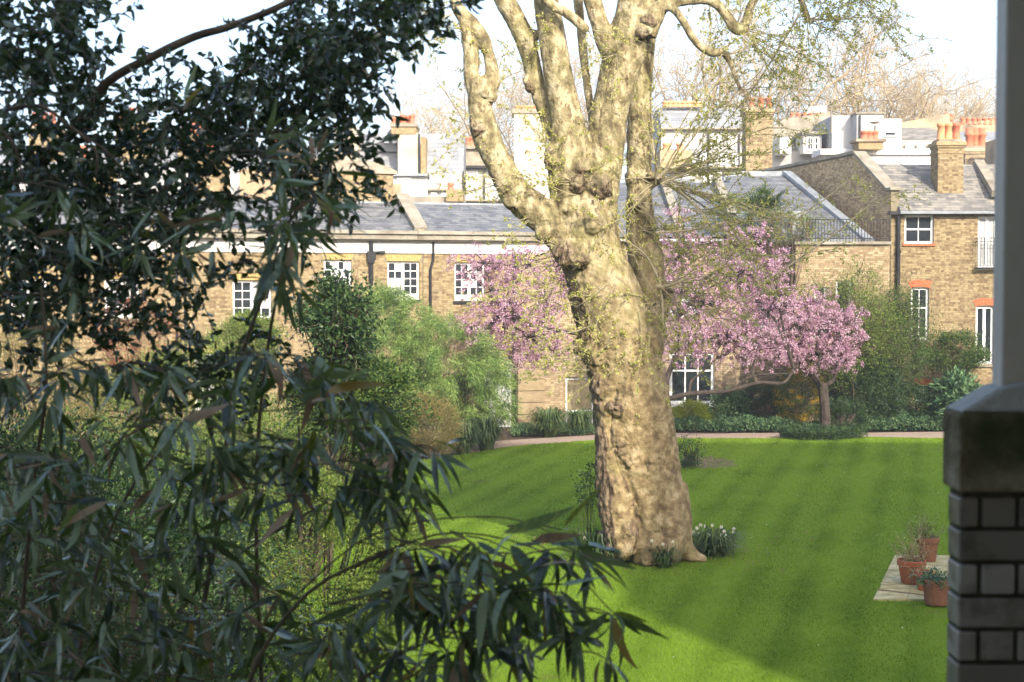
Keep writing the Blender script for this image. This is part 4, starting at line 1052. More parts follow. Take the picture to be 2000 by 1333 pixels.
# shoots: thin pale rods with tufts of opening leaves
def rod(start, d, L, sag=.0, wob=.12, n=7, rs=None):
    rs = rs or rng; d = nrm(d); p = np.array(start, float); out = [p.copy()]
    st = L / (n - 1)
    for i in range(n - 1):
        d = nrm(d + rs.normal(0, wob, 3) + np.array([0, 0, -sag])); p = p + d * st; out.append(p.copy())
    return np.array(out)
twigs = MB(); leafp, leafd = [], []
def shoot(start, d, L, r, depth=0, sag=.03, dens=1.0, wob=.10):
    pts = rod(start, d, L, sag, wob, 8); twigs.tube(pts, np.linspace(r, r * .25, 8), 5 if depth == 0 else 3, cap=False)
    if depth < 2:
        k = max(2, int(L * (4.2 if depth == 0 else 5) * dens))
        for i in range(k):
            t = rng.uniform(.15, 1) * 6.99; j = int(t); b = pts[j] + (pts[j + 1] - pts[j]) * (t - j)
            dd = nrm(pts[j + 1] - pts[j]) + rng.normal(0, .62, 3)
            shoot(b, dd, L * rng.uniform(.18, .45) * (1 - .4 * t / 7), r * .5, depth + 1, sag, dens, wob * 1.3)
    nl = max(1, int(L * 8))
    for i in range(nl):
        t = rng.uniform(.25, 1) * 6.99; j = int(t); b = pts[j] + (pts[j + 1] - pts[j]) * (t - j)
        m = rng.integers(2, 5)
        for _ in range(m): leafp.append(b + rng.normal(0, .012, 3)); leafd.append(rng.normal(0, 1, 3) + [0, 0, .25])
SH = [ # (px,py,dz, count, angle range deg in picture (0=right, 90=up), length m, radius)
 (1285,342,.5, 12, -25, 110, 2.3, .016), (1292,352,.45, 8, -45, 35, 2.9, .02), (1296,565,.3, 10, -40, 60, 1.9, .014), (1290,590,-.2, 9, 110, 250, 1.7, .011), (1280,600,-.3, 8, -110, 60, 1.3, .010),
 (1150,680,-.4, 8, 150, 260, 1.3, .010), (1110,500,-.4, 9, 120, 250, 1.2, .009), (1160,640,-.5, 6, 100, 280, 1.2, .009), (990,360,-.4, 9, 100, 260, 1.1, .009), (1045,415,-.4, 8, 60, 250, 1.0, .008),
 (1085,300,-.3, 12, 30, 200, 1.0, .008), (1120,360,-.4, 12, 20, 200, 1.0, .008), (930,240,-.4, 6, 120, 240, 1.1, .008), (915,60,-.3, 6, 120, 260, 1.6, .009), (900,20,-.3, 7, 150, 280, 1.9, .010),
 (1035,150,.1, 6, 60, 240, 1.3, .008), (1446,176,-.35, 10, -130, 60, 1.5, .010), (1448,60,-.3, 12, -90, 90, 2.1, .011), (1410,104,-.35, 6, -140, 40, 1.4, .009), (1420,34,-.3, 6, -60, 120, 1.5, .009),
 (1580,44,.2, 12, -120, 80, 1.6, .010), (1147,58,-.5, 6, -140, 30, 1.2, .008), (1248,400,.4, 8, -60, 60, 1.6, .010), (1250,450,.5, 6, -50, 40, 1.5, .010), (1300,700,.1, 4, -60, 60, 1.0, .007), (1270,360,-.2, 6, 150, 240, 1.3,.009),
 (1180,440,-.6, 5, 60, 300, .9, .007), (1560,-30,.2, 9, -150, 20, 2.0, .010), (1700,-60,.3, 8, -140, -20, 1.7, .009), (1650,-50,.3, 9, -140, -20, 2.0, .009), (1380,-40,.2, 7, -140, -30, 1.7, .009), (1480,-40,.3, 8, -140, -30, 1.9, .009),
 (870,-40,-.2, 6, -150, -60, 1.6, .009), (990,90,.3, 5, 150, 280, 1.3, .008), (1200,120,-.4, 4, 150, 300, .9, .007), (1085,560,-.3, 8, 150, 260, 1.5, .009),(1240,620,-.55,9,160,300,1.6,.008),(1200,560,-.6,9,140,330,1.3,.007),(1270,640,-.3,9,150,300,1.5,.008),(1160,720,-.45,7,120,240,1.1,.007),(1300,440,.4,8,-50,60,1.8,.009),(1320,330,.5,7,0,80,2.2,.012)]
for px, py, dz, cnt, a0_, a1_, L, r in SH:
    for _ in range(cnt):
        a = R(rng.uniform(a0_, a1_)); dd = np.array([math.cos(a), rng.uniform(-.7, .35), math.sin(a)])
        shoot(pp(px + rng.normal(0, 5), py + rng.normal(0, 8), TD + dz), dd, L * rng.uniform(.55, 1.15), r, 0, sag=.02, dens=.75)
# a few named long, bare looking rods
for path in ([(1295,640),(1290,560),(1262,500),(1225,470),(1195,420),(1176,380),(1170,330),(1130,270)], [(1282,560),(1350,560),(1400,530),(1440,500),(1520,500),(1610,490)], [(1284,350),(1330,300),(1380,230),(1405,150),(1402,110)], [(1290,360),(1360,330),(1420,290),(1500,250),(1590,262)],
             [(1280,455),(1350,450),(1420,435),(1500,430),(1580,410),(1660,350)], [(1275,610),(1210,605),(1120,590),(1040,620),(1010,650)], [(1300,560),(1380,540),(1440,590),(1480,575),(1550,560)], [(1560,30),(1500,130),(1450,200),(1400,260)], [(1480,560),(1540,520),(1640,450),(1700,400),(1760,375)]):
    a = np.array([[*pp(x, y, 24.6 + .1 * i)] for i, (x, y) in enumerate(path)]); a = smooth_path(a, 3)
    twigs.tube(a, np.linspace(.022, .007, len(a)), 5)
    for i in range(len(a) * 2):
        j = rng.integers(1, len(a)); shoot(a[j], nrm(a[j] - a[j - 1]) + rng.normal(0, .6, 3), rng.uniform(.25, .7), .005, 1)
twigs.build('twigs', m_twigl, plane, kind='stuff')
lp, ld = np.array(leafp), np.array(leafd); print('plane leaves', len(lp))
if len(lp) > 90000: s_ = rng.permutation(len(lp))[:90000]; lp, ld = lp[s_], ld[s_]
MB().leaves(lp, ld, rng.uniform(.03, .075, len(lp)), rng.uniform(.018, .04, len(lp)), .25).build('leaves', m_pleaf, plane, kind='stuff')

# ------------------------------------------------------------------ general plants
def ell_clumps(c, rad, K, zmin=0.0, shell=.55):
    d = nrm(rng.normal(size=(K * 3, 3))); rr = rng.uniform(shell, 1, (K * 3, 1)) ** .6
    p = c + d * rr * rad; p = p[p[:, 2] > zmin][:K]; return p, nrm((p - c) / np.asarray(rad) ** 2)
def shrub(name, label, cat, base, c, rad, n, L, W, mat, K=60, sig=.16, stems=True, droop=0.0, group=None, rich=False, extra=None, up=.3, smat=None, dirj=.8, part='foliage', shell=.55, stemr=.02):
    t = thing(name, base, label, cat, group)
    c, rad = np.array(c, float), np.array(rad, float)
    cp, cn = ell_clumps(c, rad, K, .08, shell)
    if stems:
        mb = MB()
        for i in range(0, len(cp), max(1, len(cp) // 45)):
            b = np.array(base, float) + rng.normal(0, .08, 3) * [1, 1, 0]
            m = (b + cp[i]) / 2 + rng.normal(0, .1, 3) * rad.mean() * .4 + [0, 0, .1]
            mb.tube(smooth_path(np.array([b, m, cp[i]]), 3), np.linspace(stemr, stemr * .3, 7), 4)
        mb.build('stems', smat or m_bark, t, kind='stuff')
    k = rng.integers(0, len(cp), n)
    s_ = sig * rad.mean() * rng.uniform(.6, 1.4, len(cp))[k][:, None]
    p = cp[k] + rng.normal(size=(n, 3)) * s_ * [1, 1, .75]
    p = p[p[:, 2] > .02]; k = k[:len(p)] if False else rng.integers(0, len(cp), len(p))
    outw = nrm((p - c) / rad)
    d = outw * .8 + rng.normal(size=(len(p), 3)) * dirj + [0, 0, up - droop]
    MB().leaves(p, d, rng.uniform(.6, 1.25, len(p)) * L, rng.uniform(.7, 1.2, len(p)) * W, .2, rich).build(part, mat, t, kind='stuff')
    if extra:
        for nm, m2, n2, L2, W2 in extra:
            d2 = nrm(rng.normal(size=(n2, 3))); q = c + d2 * rad * rng.uniform(.7, 1.08, (n2, 1)); q = q[q[:, 2] > .05]
            MB().leaves(q, rng.normal(size=(len(q), 3)) + [0, 0, .4], L2, W2, .2).build(nm, m2, t, kind='stuff')
    return t
def gp_(px, py): x, y = G(px, py); return (x, y, 0)

# bamboo thicket by the terrace
def bamboo_bush(name, label, base, blobs, n, L, W, mat, D):
    t = thing(name, base, label, 'bamboo')
    P_, Dd = [], []; mb = MB()
    for (x, y, rx, ry, dz, wt) in blobs:
        c = P(x, y, D + dz); rx_, ry_ = PM(rx, D), PM(ry, D); K = int(55 * wt)
        cp, cn = ell_clumps(c, np.array([rx_, rx_ * .8, ry_]), K, .1, .5)
        m = int(n * wt / sum(b[5] for b in blobs)); k = rng.integers(0, len(cp), m)
        # each clump is a drooping plume
        pl = cn[k] * rng.uniform(-.1, .45, (m, 1)) * [1, 1, .5] + [0, 0, 0] + rng.normal(0, .10, (m, 3))
        p = cp[k] + pl; p[:, 2] -= (np.abs(pl[:, 0]) + np.abs(pl[:, 1])) * .35
        P_.append(p); Dd.append(cn[k] * .7 + rng.normal(0, .5, (m, 3)) + [0, 0, -.45])
        for i in range(0, len(cp), 3):
            b = np.array(base) + [rng.normal(0, .35), rng.normal(0, .3), 0]; q = (b + cp[i]) / 2 + [0, 0, .5]
            mb.tube(smooth_path(np.array([b, q, cp[i]]), 3), np.linspace(.016, .006, 7), 4)
    mb.build('canes', m_culm, t, kind='stuff')
    p = np.vstack(P_); d = np.vstack(Dd); g = p[:, 2] > .05; p, d = p[g], d[g]
    MB().leaves(p, d, rng.uniform(.6, 1.3, len(p)) * L, W, .12).build('foliage', mat, t, kind='stuff')
    return t
bamboo_bush('bamboo', 'large feathery green bamboo thicket in front of the terrace windows', (*G(860, 868), 0), [(770, 650, 90, 85, 0, 1.3), (860, 700, 105, 80, -.3, 1.5), (720, 710, 90, 90, -.4, 1), (930, 760, 62, 70, .2, .9), (880, 800, 80, 60, .2, .8), (750, 600, 45, 45, .2, .4), (800, 780, 90, 70, .3, .8)], 100000, .15, .016, m_bam_mid, 43.0)
shrub('golden_shrub', 'small golden brown shrub at the foot of the bamboo beside the lawn', 'shrub', (*G(838, 892), 0), P(838, 835, 40.3), (PM(56, 40), .7, PM(60, 40)), 26000, .06, .018, m_yellowbush, 60, .2, smat=m_twigl)
shrub('low_shrub', 'low dark green shrub under the bamboo left of the strap leaved clump', 'shrub', (*G(735, 900), 0), P(735, 850, 39.5), (PM(52, 40), .7, PM(48, 40)), 16000, .07, .03, m_mid, 40, .2)
def strap_clump(label, px, py, wpx, hpx, n, group, mat=m_strap, name='strap_leaf_clump', z=0):
    x, y = G(px, py, z); t = thing(name, (x, y, z), label, 'plant', group)
    r, h = PM(wpx / 2, y), PM(hpx, y); V = MB()
    for i in range(n):
        a = rng.random() * 2 * PI; rr = rng.random() ** .7; b = np.array([x + math.cos(a) * rr * r * .3, y + math.sin(a) * rr * r * .3, z])
        hh = h * rng.uniform(.35, 1.1); o = np.array([math.cos(a), math.sin(a), 0]) * r * rng.uniform(.2, 1.15)
        s_ = np.array([-math.sin(a), math.cos(a), 0]) * rng.uniform(.008, .016) * (h / .5) ** .5 
        q = [b, b + o * .3 + [0, 0, hh * .66], b + o * .75 + [0, 0, hh], b + o * 1.15 + [0, 0, hh * rng.uniform(.45, .95)]]
        V.add([q[0] - s_, q[0] + s_, q[1] - s_, q[1] + s_, q[2] - s_ * .8, q[2] + s_ * .8, q[3]], [[0, 1, 3, 2], [2, 3, 5, 4]], [[4, 5, 6]])
    V.build('foliage', mat, t, kind='stuff'); return t
gs = 'strap leaved clumps along the path'
strap_clump('dark strap leaved clump beside the golden shrub at the lawn corner', 905, 888, 75, 62, 420, gs)
strap_clump('strap leaved clump at the path start, right of the dark one', 950, 880, 80, 62, 420, gs)
strap_clump('largest arching clump before the banded brick pier', 1072, 853, 95, 52, 520, gs)
strap_clump('arching clump under the white glazed door, touching the trunk', 1132, 849, 70, 46, 420, gs)
def ground_cover(name, label, poly, h, n, mat, L=.07, W=.045, cat='ground cover'):
    xs = [p[0] for p in poly]; ys = [p[1] for p in poly]
    x = rng.uniform(min(xs), max(xs), n * 3); y = rng.uniform(min(ys), max(ys), n * 3); k = pip(x, y, poly); x, y = x[k][:n], y[k][:n]; n = len(x)
    p3 = np.stack([x, y, 0 * x], 1); hh = h * (.45 + .9 * vnoise(p3 * 2.3 + 5)) 
    z = rng.random(n) ** .6 * hh
    # taper the mass towards its rim
    p = np.stack([x, y, z + .02], 1); d = rng.normal(0, .6, (n, 3)) + [0, 0, .7]
    o = MB().leaves(p, d, L * rng.uniform(.6, 1.3, n), W, .2).build(name, mat)
    return tag(o, label, cat, kind='stuff')
ground_cover('ground_cover', 'low leafy ground cover in the bed left of the brick pier', [G(1000, 856), G(1165, 850), G(1165, 838), G(1000, 842)], .22, 5000, m_cover)
ground_cover('ground_cover', 'low green ground cover between path and middle house', [G(1305, 846), G(1560, 846), G(1560, 832), G(1305, 832)], .42, 26000, m_cover)
ground_cover('ground_cover', 'pale green ground cover along the path under the corner house', [G(1690, 845), G(1880, 845), G(1880, 826), G(1690, 828)], .5, 26000, m_cover)
ground_cover('ground_cover', 'dark trailing plants round the foot of the small cherry tree', [G(1520, 858), G(1560, 864), G(1640, 864), G(1696, 857), G(1680, 848), G(1550, 848)], .34, 14000, m_dark, .09, .03)
ground_cover('leaf_litter', 'sparse ground plants filling the border under the left trees', [(-14, 20), (-3.9, 20), (-3.7, 28), (-4.8, 35), (-4.6, 41), (-2, 44.5), (-14, 40)], .25, 30000, m_mid, .09, .04, 'ground cover')
shrub('lime_shrub', 'small bright lime green shrub in front of the white window', 'shrub', (*G(1352, 838), 0), P(1352, 808, 47.6), (PM(32, 47.6), .5, PM(22, 47.6)), 9000, .06, .03, m_lime, 40, .2)
shrub('forsythia', 'yellow flowering forsythia with arching stems left of the small cherry trunk', 'shrub', (*G(1565, 838), 0), P(1562, 775, 47.5), (PM(52, 47.5), .7, PM(60, 47.5)), 5400, .045, .025, m_forsy, 60, .085, up=-.2, dirj=.9, smat=m_twigl, extra=[('leaves', m_mid, 5000, .07, .03)], stemr=.012)
shrub('shrub', 'grey green broad leaved shrub right of the white window', 'shrub', (*G(1420, 838), 0), P(1418, 800, 48.4), (PM(44, 48), .5, PM(34, 48)), 7000, .13, .05, m_cover, 40, .2)
shrub('shrub', 'dark evergreen mound just behind the small cherry trunk', 'shrub', (*G(1645, 850), 0), P(1645, 820, 46.6), (PM(42, 46.6), .6, PM(36, 46.6)), 9000, .07, .03, m_dark, 50, .2)
shrub('shrub', 'tall dark glossy shrub filling the border right of the cherry', 'shrub', (*G(1690, 836), 0), P(1690, 770, 48.0), (PM(70, 48), 1.0, PM(70, 48)), 30000, .09, .035, m_dark, 110, .16)
shrub('shrub', 'dark brown twigged shrub below the corner house window', 'shrub', (*G(1790, 834), 0), P(1785, 795, 48.2), (PM(66, 48), .9, PM(42, 48)), 15000, .08, .03, m_dark, 80, .18)
shrub('shrub', 'dark hedge like shrub between the white window and the forsythia', 'shrub', (*G(1490, 838), 0), P(1490, 795, 48.8), (PM(52, 48), .5, PM(44, 48)), 12000, .08, .03, m_dark, 60, .18)
shrub('large_leaved_shrub', 'pale broad leaved shrub beside the stone capped pillar', 'shrub', (*G(1868, 838), 0), P(1870, 782, 47.4), (PM(44, 47), .7, PM(42, 47)), 2600, .24, .09, m_cover, 40, .2)
shrub('wall_shrub', 'green shrub trained on the right wall under the tall arched window', 'shrub', (*G(1840, 830), 0), P(1865, 690, 49.2), (PM(60, 49), .5, PM(38, 49)), 9000, .08, .04, m_mid, 60, .2)
def tree(name, label, cat, base, tips_c, rad, trunk_r, mat, leafmat, n, L, W, K=70, forks=5, fork_h=.35, sig=.12, barkmat=None, group=None, shell=.4, up=.2, part='crown', extra=None, dirj=.9, flat=1.0):
    t = thing(name, base, label, cat, group); base = np.array(base, float); c = np.array(tips_c, float); rad = np.array(rad, float)
    mb = MB(); top = base + (c - base) * [fork_h, fork_h, 1] * [1, 1, fork_h]
    mb.tube(smooth_path(np.array([base - [0, 0, .1], base + [.0, 0, .25], (base + top) / 2 + [.04, 0, 0], top]), 4), np.interp(np.linspace(0, 1, 13), [0, .15, 1], [trunk_r * 1.4, trunk_r, trunk_r * .85]), 10)
    cp, cn = ell_clumps(c, rad, K, base[2] + .5, shell)
    hubs = [top + (c - top) * .35 + nrm(rng.normal(size=3)) * rad * .38 for _ in range(forks)]
    for h in hubs: mb.tube(smooth_path(np.array([top - [0, 0, trunk_r], (top + h) / 2 + rng.normal(0, .08, 3), h]), 4), np.linspace(trunk_r * .7, trunk_r * .35, 9), 7)
    for q in cp:
        h = min(hubs, key=lambda a: np.linalg.norm(a - q)); m = (h + q) / 2 + rng.normal(0, .12, 3) * rad.mean() * .5
        mb.tube(smooth_path(np.array([h, m, q]), 3), np.linspace(trunk_r * .25, .006, 7), 4)
        for _ in range(4): e = q + rng.normal(0, 1, 3) * sig * rad * 1.6; mb.tube(np.array([q - (q - m) * .2, (q + e) / 2 + rng.normal(0, .03, 3), e]), [.01, .006, .004], 3)
    mb.build('trunk', barkmat or m_bark, t)
    k = rng.integers(0, len(cp), n); p = cp[k] + rng.normal(size=(n, 3)) * sig * rad * rng.uniform(.6, 1.5, len(cp))[k][:, None]
    MB().leaves(p, rng.normal(size=(n, 3)) * dirj + [0, 0, up], rng.uniform(.6, 1.3, n) * L, W, .25).build(part, leafmat, t, kind='stuff')
    if extra:
        nm, m2, n2, L2, W2 = extra; k = rng.integers(0, len(cp), n2); p = cp[k] + rng.normal(size=(n2, 3)) * sig * rad * 1.3
        MB().leaves(p, rng.normal(size=(n2, 3)) + [0, 0, .3], L2, W2, .2).build(nm, m2, t, kind='stuff')
    return t
tree('young_tree', 'light green spring tree growing against the pale wing and drainpipe', 'tree', (*G(1668, 838), 0), P(1655, 640, 47.6), (PM(100, 47.6), 1.2, PM(120, 47.6)), .07, 0, m_spring, 15000, .07, .035, K=90, sig=.13)
tree('young_tree', 'yellow green leafy tree between the palm and the corner house wall', 'tree', (*G(1740, 838), 0), P(1742, 680, 48.4), (PM(75, 48.4), .9, PM(105, 48.4)), .07, 0, m_mid, 24000, .07, .035, K=90, sig=.15)
# blossoming cherries: pompons of petals on spreading limbs
def cherry(label, base, trunk_pts, blobs, n, limbs=(), D=44.0, pom=.12):
    t = thing('cherry_tree', base, label, 'tree', 'pink cherry trees in blossom'); mb = MB()
    for pts, r0_, r1_ in trunk_pts:
        a = smooth_path(np.array([P(x, y, D + dz) for x, y, dz in pts]), 4); mb.tube(a, np.linspace(r0_, r1_, len(a)), 9)
    hub = P(trunk_pts[0][0][-1][0], trunk_pts[0][0][-1][1], D)
    PP, tot = [], sum(b[4] for b in blobs); ends = []
    for (x, y, rx, ry, wt, dz) in blobs:
        c = P(x, y, D + dz); rr = np.array([PM(rx, D), PM(rx, D) * .7, PM(ry, D)]); K = int(n * wt / tot / 26)
        d = nrm(rng.normal(size=(K, 3))); q = c + d * rr * 1.12 * rng.random((K, 1)) ** .5
        ends.append((c, q))
    for c, q in ends:
        s_ = min((np.array(P(x, y, D + dz)) for pts, _, _ in trunk_pts for x, y, dz in pts[-2:]), key=lambda a: np.linalg.norm(a - c))
        mb.tube(smooth_path(np.array([s_, (s_ + c) / 2 + rng.normal(0, .2, 3), c]), 4), np.linspace(.055, .02, 9), 6)
        for e in q[::4]: mb.tube(smooth_path(np.array([c, (c + e) / 2 + rng.normal(0, .12, 3), e]), 3), np.linspace(.024, .005, 7), 3)
        m = 26; off = nrm(rng.normal(size=(len(q), m, 3))) * rng.uniform(.35, 1, (len(q), m, 1)) * pom * .62 * rng.uniform(.6, 1.3, (len(q), 1, 1))
        PP.append((q[:, None] + off).reshape(-1, 3)); PP[-1] = np.hstack([PP[-1], off.reshape(-1, 3)])
    mb.build('trunk', m_cherrybark, t)
    A = np.vstack(PP); p, o = A[:, :3], A[:, 3:]
    MB().leaves(p, o + rng.normal(0, .04, o.shape), rng.uniform(.035, .06, len(p)), .045, .3).build('blossom', m_blossom, t, kind='stuff')
    k = rng.integers(0, len(p), len(p) // 12)
    MB().leaves(p[k] + rng.normal(0, .05, (len(k), 3)), rng.normal(size=(len(k), 3)) + [0, 0, .6], .06, .025, .2).build('leaves', m_bronze, t, kind='stuff')
    return t
cherry('wide pink cherry in blossom behind the plane trunk, on low spreading limbs', (*G(1308, 862), 0),
  [([(1308, 862, 0), (1300, 810, 0), (1298, 775, 0)], .16, .13), ([(1298, 790, 0), (1300, 750, 0), (1312, 715, 0), (1326, 680, 0), (1322, 620, 0)], .11, .05), ([(1298, 782, 0), (1345, 770, -.2), (1420, 764, -.3), (1480, 748, -.3), (1530, 748, -.2), (1550, 720, 0)], .085, .04),
   ([(1345, 770, -.2), (1350, 745, 0), (1362, 735, 0), (1400, 700, 0)], .05, .03), ([(1298, 780, 0), (1250, 720, .3), (1150, 660, .3), (1060, 640, .2), (980, 610, 0)], .10, .03), ([(1430, 762, -.3), (1470, 735, -.4), (1540, 730, -.4)], .04, .02)],
  [(930, 650, 58, 42, 1.0, 0), (985, 620, 70, 60, 1.3, 0), (1040, 660, 75, 62, 1.3, .2), (1000, 700, 52, 28, .45, .2), (945, 515, 70, 36, .8, 0), (1025, 515, 66, 46, 1.0, .2), (960, 570, 60, 40, .5, 0), (1065, 580, 60, 60, 1.0, .4), (900, 640, 30, 24, .25, 0), (1080, 690, 50, 38, .5, .3),
   (1330, 500, 60, 90, 1.5, .4), (1370, 590, 80, 80, 1.9, .2), (1440, 540, 90, 76, 1.7, .3), (1420, 660, 95, 58, 1.7, 0), (1340, 670, 55, 52, 1.0, 0), (1500, 600, 72, 62, 1.4, .1), (1480, 680, 70, 44, .9, -.1), (1460, 460, 55, 30, .5, .4), (1510, 520, 42, 38, .5, .4), (1300, 580, 36, 90, .8, .6), (1100, 540, 40, 70, .7, .6)], 72000, pom=.13)
cherry('small pink cherry in blossom with a short forked trunk beside the path', (*G(1610, 853), 0),
  [([(1612, 855, 0), (1612, 810, 0), (1608, 768, 0), (1606, 750, 0)], .17, .15), ([(1606, 756, 0), (1625, 745, 0), (1634, 718, 0), (1640, 690, 0)], .09, .04), ([(1606, 756, 0), (1588, 738, 0), (1572, 722, 0), (1550, 690, 0)], .09, .04), ([(1604, 756, 0), (1598, 742, -.3), (1590, 728, -.5), (1605, 690, -.5)], .07, .03)],
  [(1560, 640, 58, 50, 1.2, 0), (1620, 640, 58, 50, 1.2, 0), (1600, 695, 70, 34, 1.2, -.2), (1540, 690, 48, 32, .7, 0), (1655, 640, 34, 44, .45, 0), (1650, 700, 34, 26, .4, 0), (1580, 590, 52, 30, .5, .2), (1688, 610, 10, 10, .05, 0), (1680, 660, 14, 14, .08, 0)], 25000, D=45.6, pom=.14)
# fan palm on the terrace edge
pb = P(1455, 470, 51); palm = thing('fan_palm', (pb[0], 49.9, 0), 'green fan palm behind the blossom, below the sloping lead coping', 'palm')
MB().tube(smooth_path(np.array([(pb[0], 49.9, 0), (pb[0] + .1, 49.9, 3), (pb[0], 49.9, P(1462, 420, 49.9)[2])]), 5), .11, 8).build('trunk', m_bark, palm)
fr_ = MB(); hub0 = np.array([pb[0], 49.9, P(1462, 418, 49.9)[2]])
for i in range(46):
    a = rng.random() * 2 * PI; el = rng.uniform(-.55, 1.2); d = np.array([math.cos(a) * math.cos(el), math.sin(a) * math.cos(el), math.sin(el)])
    st = hub0 + d * rng.uniform(.5, 1.15) + [0, 0, -.08]; fr_.tube(np.array([hub0, st]), [.012, .008], 3)
    n_ = nrm(np.cross(d, [0.2, .1, 1])); u2 = nrm(np.cross(n_, d)); aa = np.linspace(-1.9, 1.9, 22)
    dd = np.cos(aa)[:, None] * d + np.sin(aa)[:, None] * n_
    fr_.leaves(np.repeat(st[None], 22, 0), dd + [0, 0, -.25], rng.uniform(.45, .62), .035, .15, True, side=np.repeat(u2[None], 22, 0))
fr_.build('fronds', m_mid, palm, kind='stuff')
tree('light_shrub_tree', 'soft spring green tree crown overlapping the fan palm', 'tree', (*G(1552, 836), 0), P(1530, 440, 49.0), (PM(70, 49.4), .8, PM(40, 49.4)), .06, 0, m_spring, 2600, .07, .03, K=70, sig=.16)

# ------------------------------------------------------------------ shrubs at the plane tree's foot
shrub('sapling', 'small dark leaved sapling hugging the left side of the plane trunk', 'shrub', P(1150, 1000, 25.3) * [1, 1, 0], P(1150, 950, 25.0), (PM(16, 25), .2, PM(46, 25)), 460, .065, .03, m_dark, 16, .3, up=.2, stemr=.006)
shrub('sapling', 'small twiggy dark shrub in a bare soil patch right of the trunk', 'shrub', (*G(1347, 912), 0), P(1347, 885, 37.5), (PM(27, 37.5), .35, PM(34, 37.5)), 1100, .06, .025, m_dark, 30, .24)
def patch(cx_, cy_, a, b, z, name='bare_soil', mat=None, n=26):
    th = np.linspace(0, 2 * PI, n, endpoint=False); r_ = 1 + rng.uniform(-.22, .22, n)
    return sheet(name, [(cx_ + math.cos(t) * a * k, cy_ + math.sin(t) * b * k) for t, k in zip(th, r_)], z, mat or m_lit)
m_lit = M('bare_earth', [(.12, .08, .05), (.22, .16, .10)], 5, 1, .6, 20)
patch(*G(1380, 906), .75, 1.3, .036); x_, y_ = G(1275, 1085); patch(x_, y_ + .1, 1.3, .55, .036)
gd = 'daffodil clumps at the foot of the plane tree'
def daffodils(label, px, py, wpx, hpx, n, nf):
    t = strap_clump(label, px, py, wpx, hpx, n, gd, m_strap, 'daffodil_clump'); x, y = G(px, py); h = PM(hpx, y); r = PM(wpx / 2, y)
    for i in range(nf):
        a = rng.random() * 2 * PI; q = np.array([x + math.cos(a) * r * rng.random() ** .5 * 1.05, y + math.sin(a) * r * .5 * rng.random(), h * rng.uniform(.75, 1.25)])
        mb = MB(); mb.tube(np.array([[q[0], q[1], .02], q]), .004, 3)
        fl = mb.build('stem', m_strap, t)
        p6 = MB(); an = np.arange(6) * PI / 3; f = nrm(np.array([rng.normal(0, .5), -1, rng.normal(0, .3)])); s_ = nrm(np.cross(f, [0, 0, 1])); u_ = np.cross(s_, f)
        p6.leaves(np.repeat(q[None], 6, 0), np.cos(an)[:, None] * s_ + np.sin(an)[:, None] * u_ + f * .15, .042, .024, .1, side=np.repeat(f[None], 6, 0)); p6.tube(np.array([q, q + f * .022]), [.009, .013], 6, cap=False)
        p6.build('flower', m_petal, t)
daffodils('large daffodil clump with cream flowers right of the plane trunk', 1396, 1088, 110, 50, 420, 17)
daffodils('low daffodil leaves in front of the plane roots with two cream flowers', 1298, 1112, 66, 46, 170, 4)
daffodils('sparse daffodil leaves left of the plane roots', 1172, 1100, 90, 58, 300, 4)

def tufts():
    N = 9000; a = rng.random(N) * 2 * PI; r_ = .86 + rng.exponential(.2, N); bx, by = G(1275, 1075); by += .35
    x = bx + np.cos(a) * r_ * 1.02; y = by + np.sin(a) * r_ * .72; h = rng.uniform(.05, .2, N)
    b = np.stack([x, y, np.full(N, .03)], 1); d = rng.normal(0, .35, (N, 3)) + [0, 0, 1]
    tag(MB().leaves(b, d, h, .008, .1).build('grass_tufts', m_lawn), 'longer unmown grass round the foot of the plane tree', 'grass', kind='stuff')
    N = 900; x = bx + rng.normal(0, 1.6, N); y = by + rng.normal(-.1, 1.2, N)
    tag(MB().leaves(np.stack([x, y, np.full(N, .066)], 1), np.stack([rng.normal(size=N), rng.normal(size=N), rng.normal(0, .2, N)], 1), rng.uniform(.02, .06, N), .03, .2).build('fallen_leaves', m_btan), 'dry brown leaf and bark litter on the grass by the plane tree', 'leaf litter', kind='stuff')
    N = 60; x = rng.uniform(1, 14, N); y = rng.uniform(36, 44.4, N); x2 = rng.uniform(-4, 14, 40); y2 = rng.uniform(18, 42, 40)
    x = np.concatenate([x, x2]); y = np.concatenate([y, y2]); N = len(x)
    tag(MB().leaves(np.stack([x, y, np.full(N, .066)], 1), np.stack([rng.normal(size=N), rng.normal(size=N), rng.normal(0, .2, N)], 1), .03, .025, .2).build('fallen_petals', m_petal), 'pale fallen petals and daisies scattered over the lawn', 'petals', kind='stuff')
tufts()
# ------------------------------------------------------------------ paving and pots at the right
ps = thing('paving', (*G(1780, 1140), 0), 'small strip of yellowish stone paving under the terracotta pots', 'paving')
ORG[ps] = ORG[ps] * 0; ps.location = (0, 0, 0)
ax0, ay0 = G(1706, 1177); ax1, ay1 = G(1748, 1090)
def quad_slab(f0, f1, g0, g1, i):
    def pt(f, g): x = ax0 + (ax1 - ax0) * f; y = ay0 + (ay1 - ay0) * f; return (x + g, y - g * .06)
    q = [pt(f0, g0), pt(f0, g1), pt(f1, g1), pt(f1, g0)]
    z = .052 + rng.uniform(0, .008); mb = MB(); mb.add([(*a, z) for a in q] + [(*a, 0.0) for a in q], [[0, 1, 2, 3], [4, 0, 3, 7], [5, 1, 0, 4], [6, 2, 1, 5], [7, 3, 2, 6]])
    mb.build('paving_slab', m_paving, ps)
quad_slab(.0, .20, 0, .50, 0); quad_slab(.0, .20, .51, 1.2, 1); quad_slab(.0, .20, 1.21, 2.0, 1)
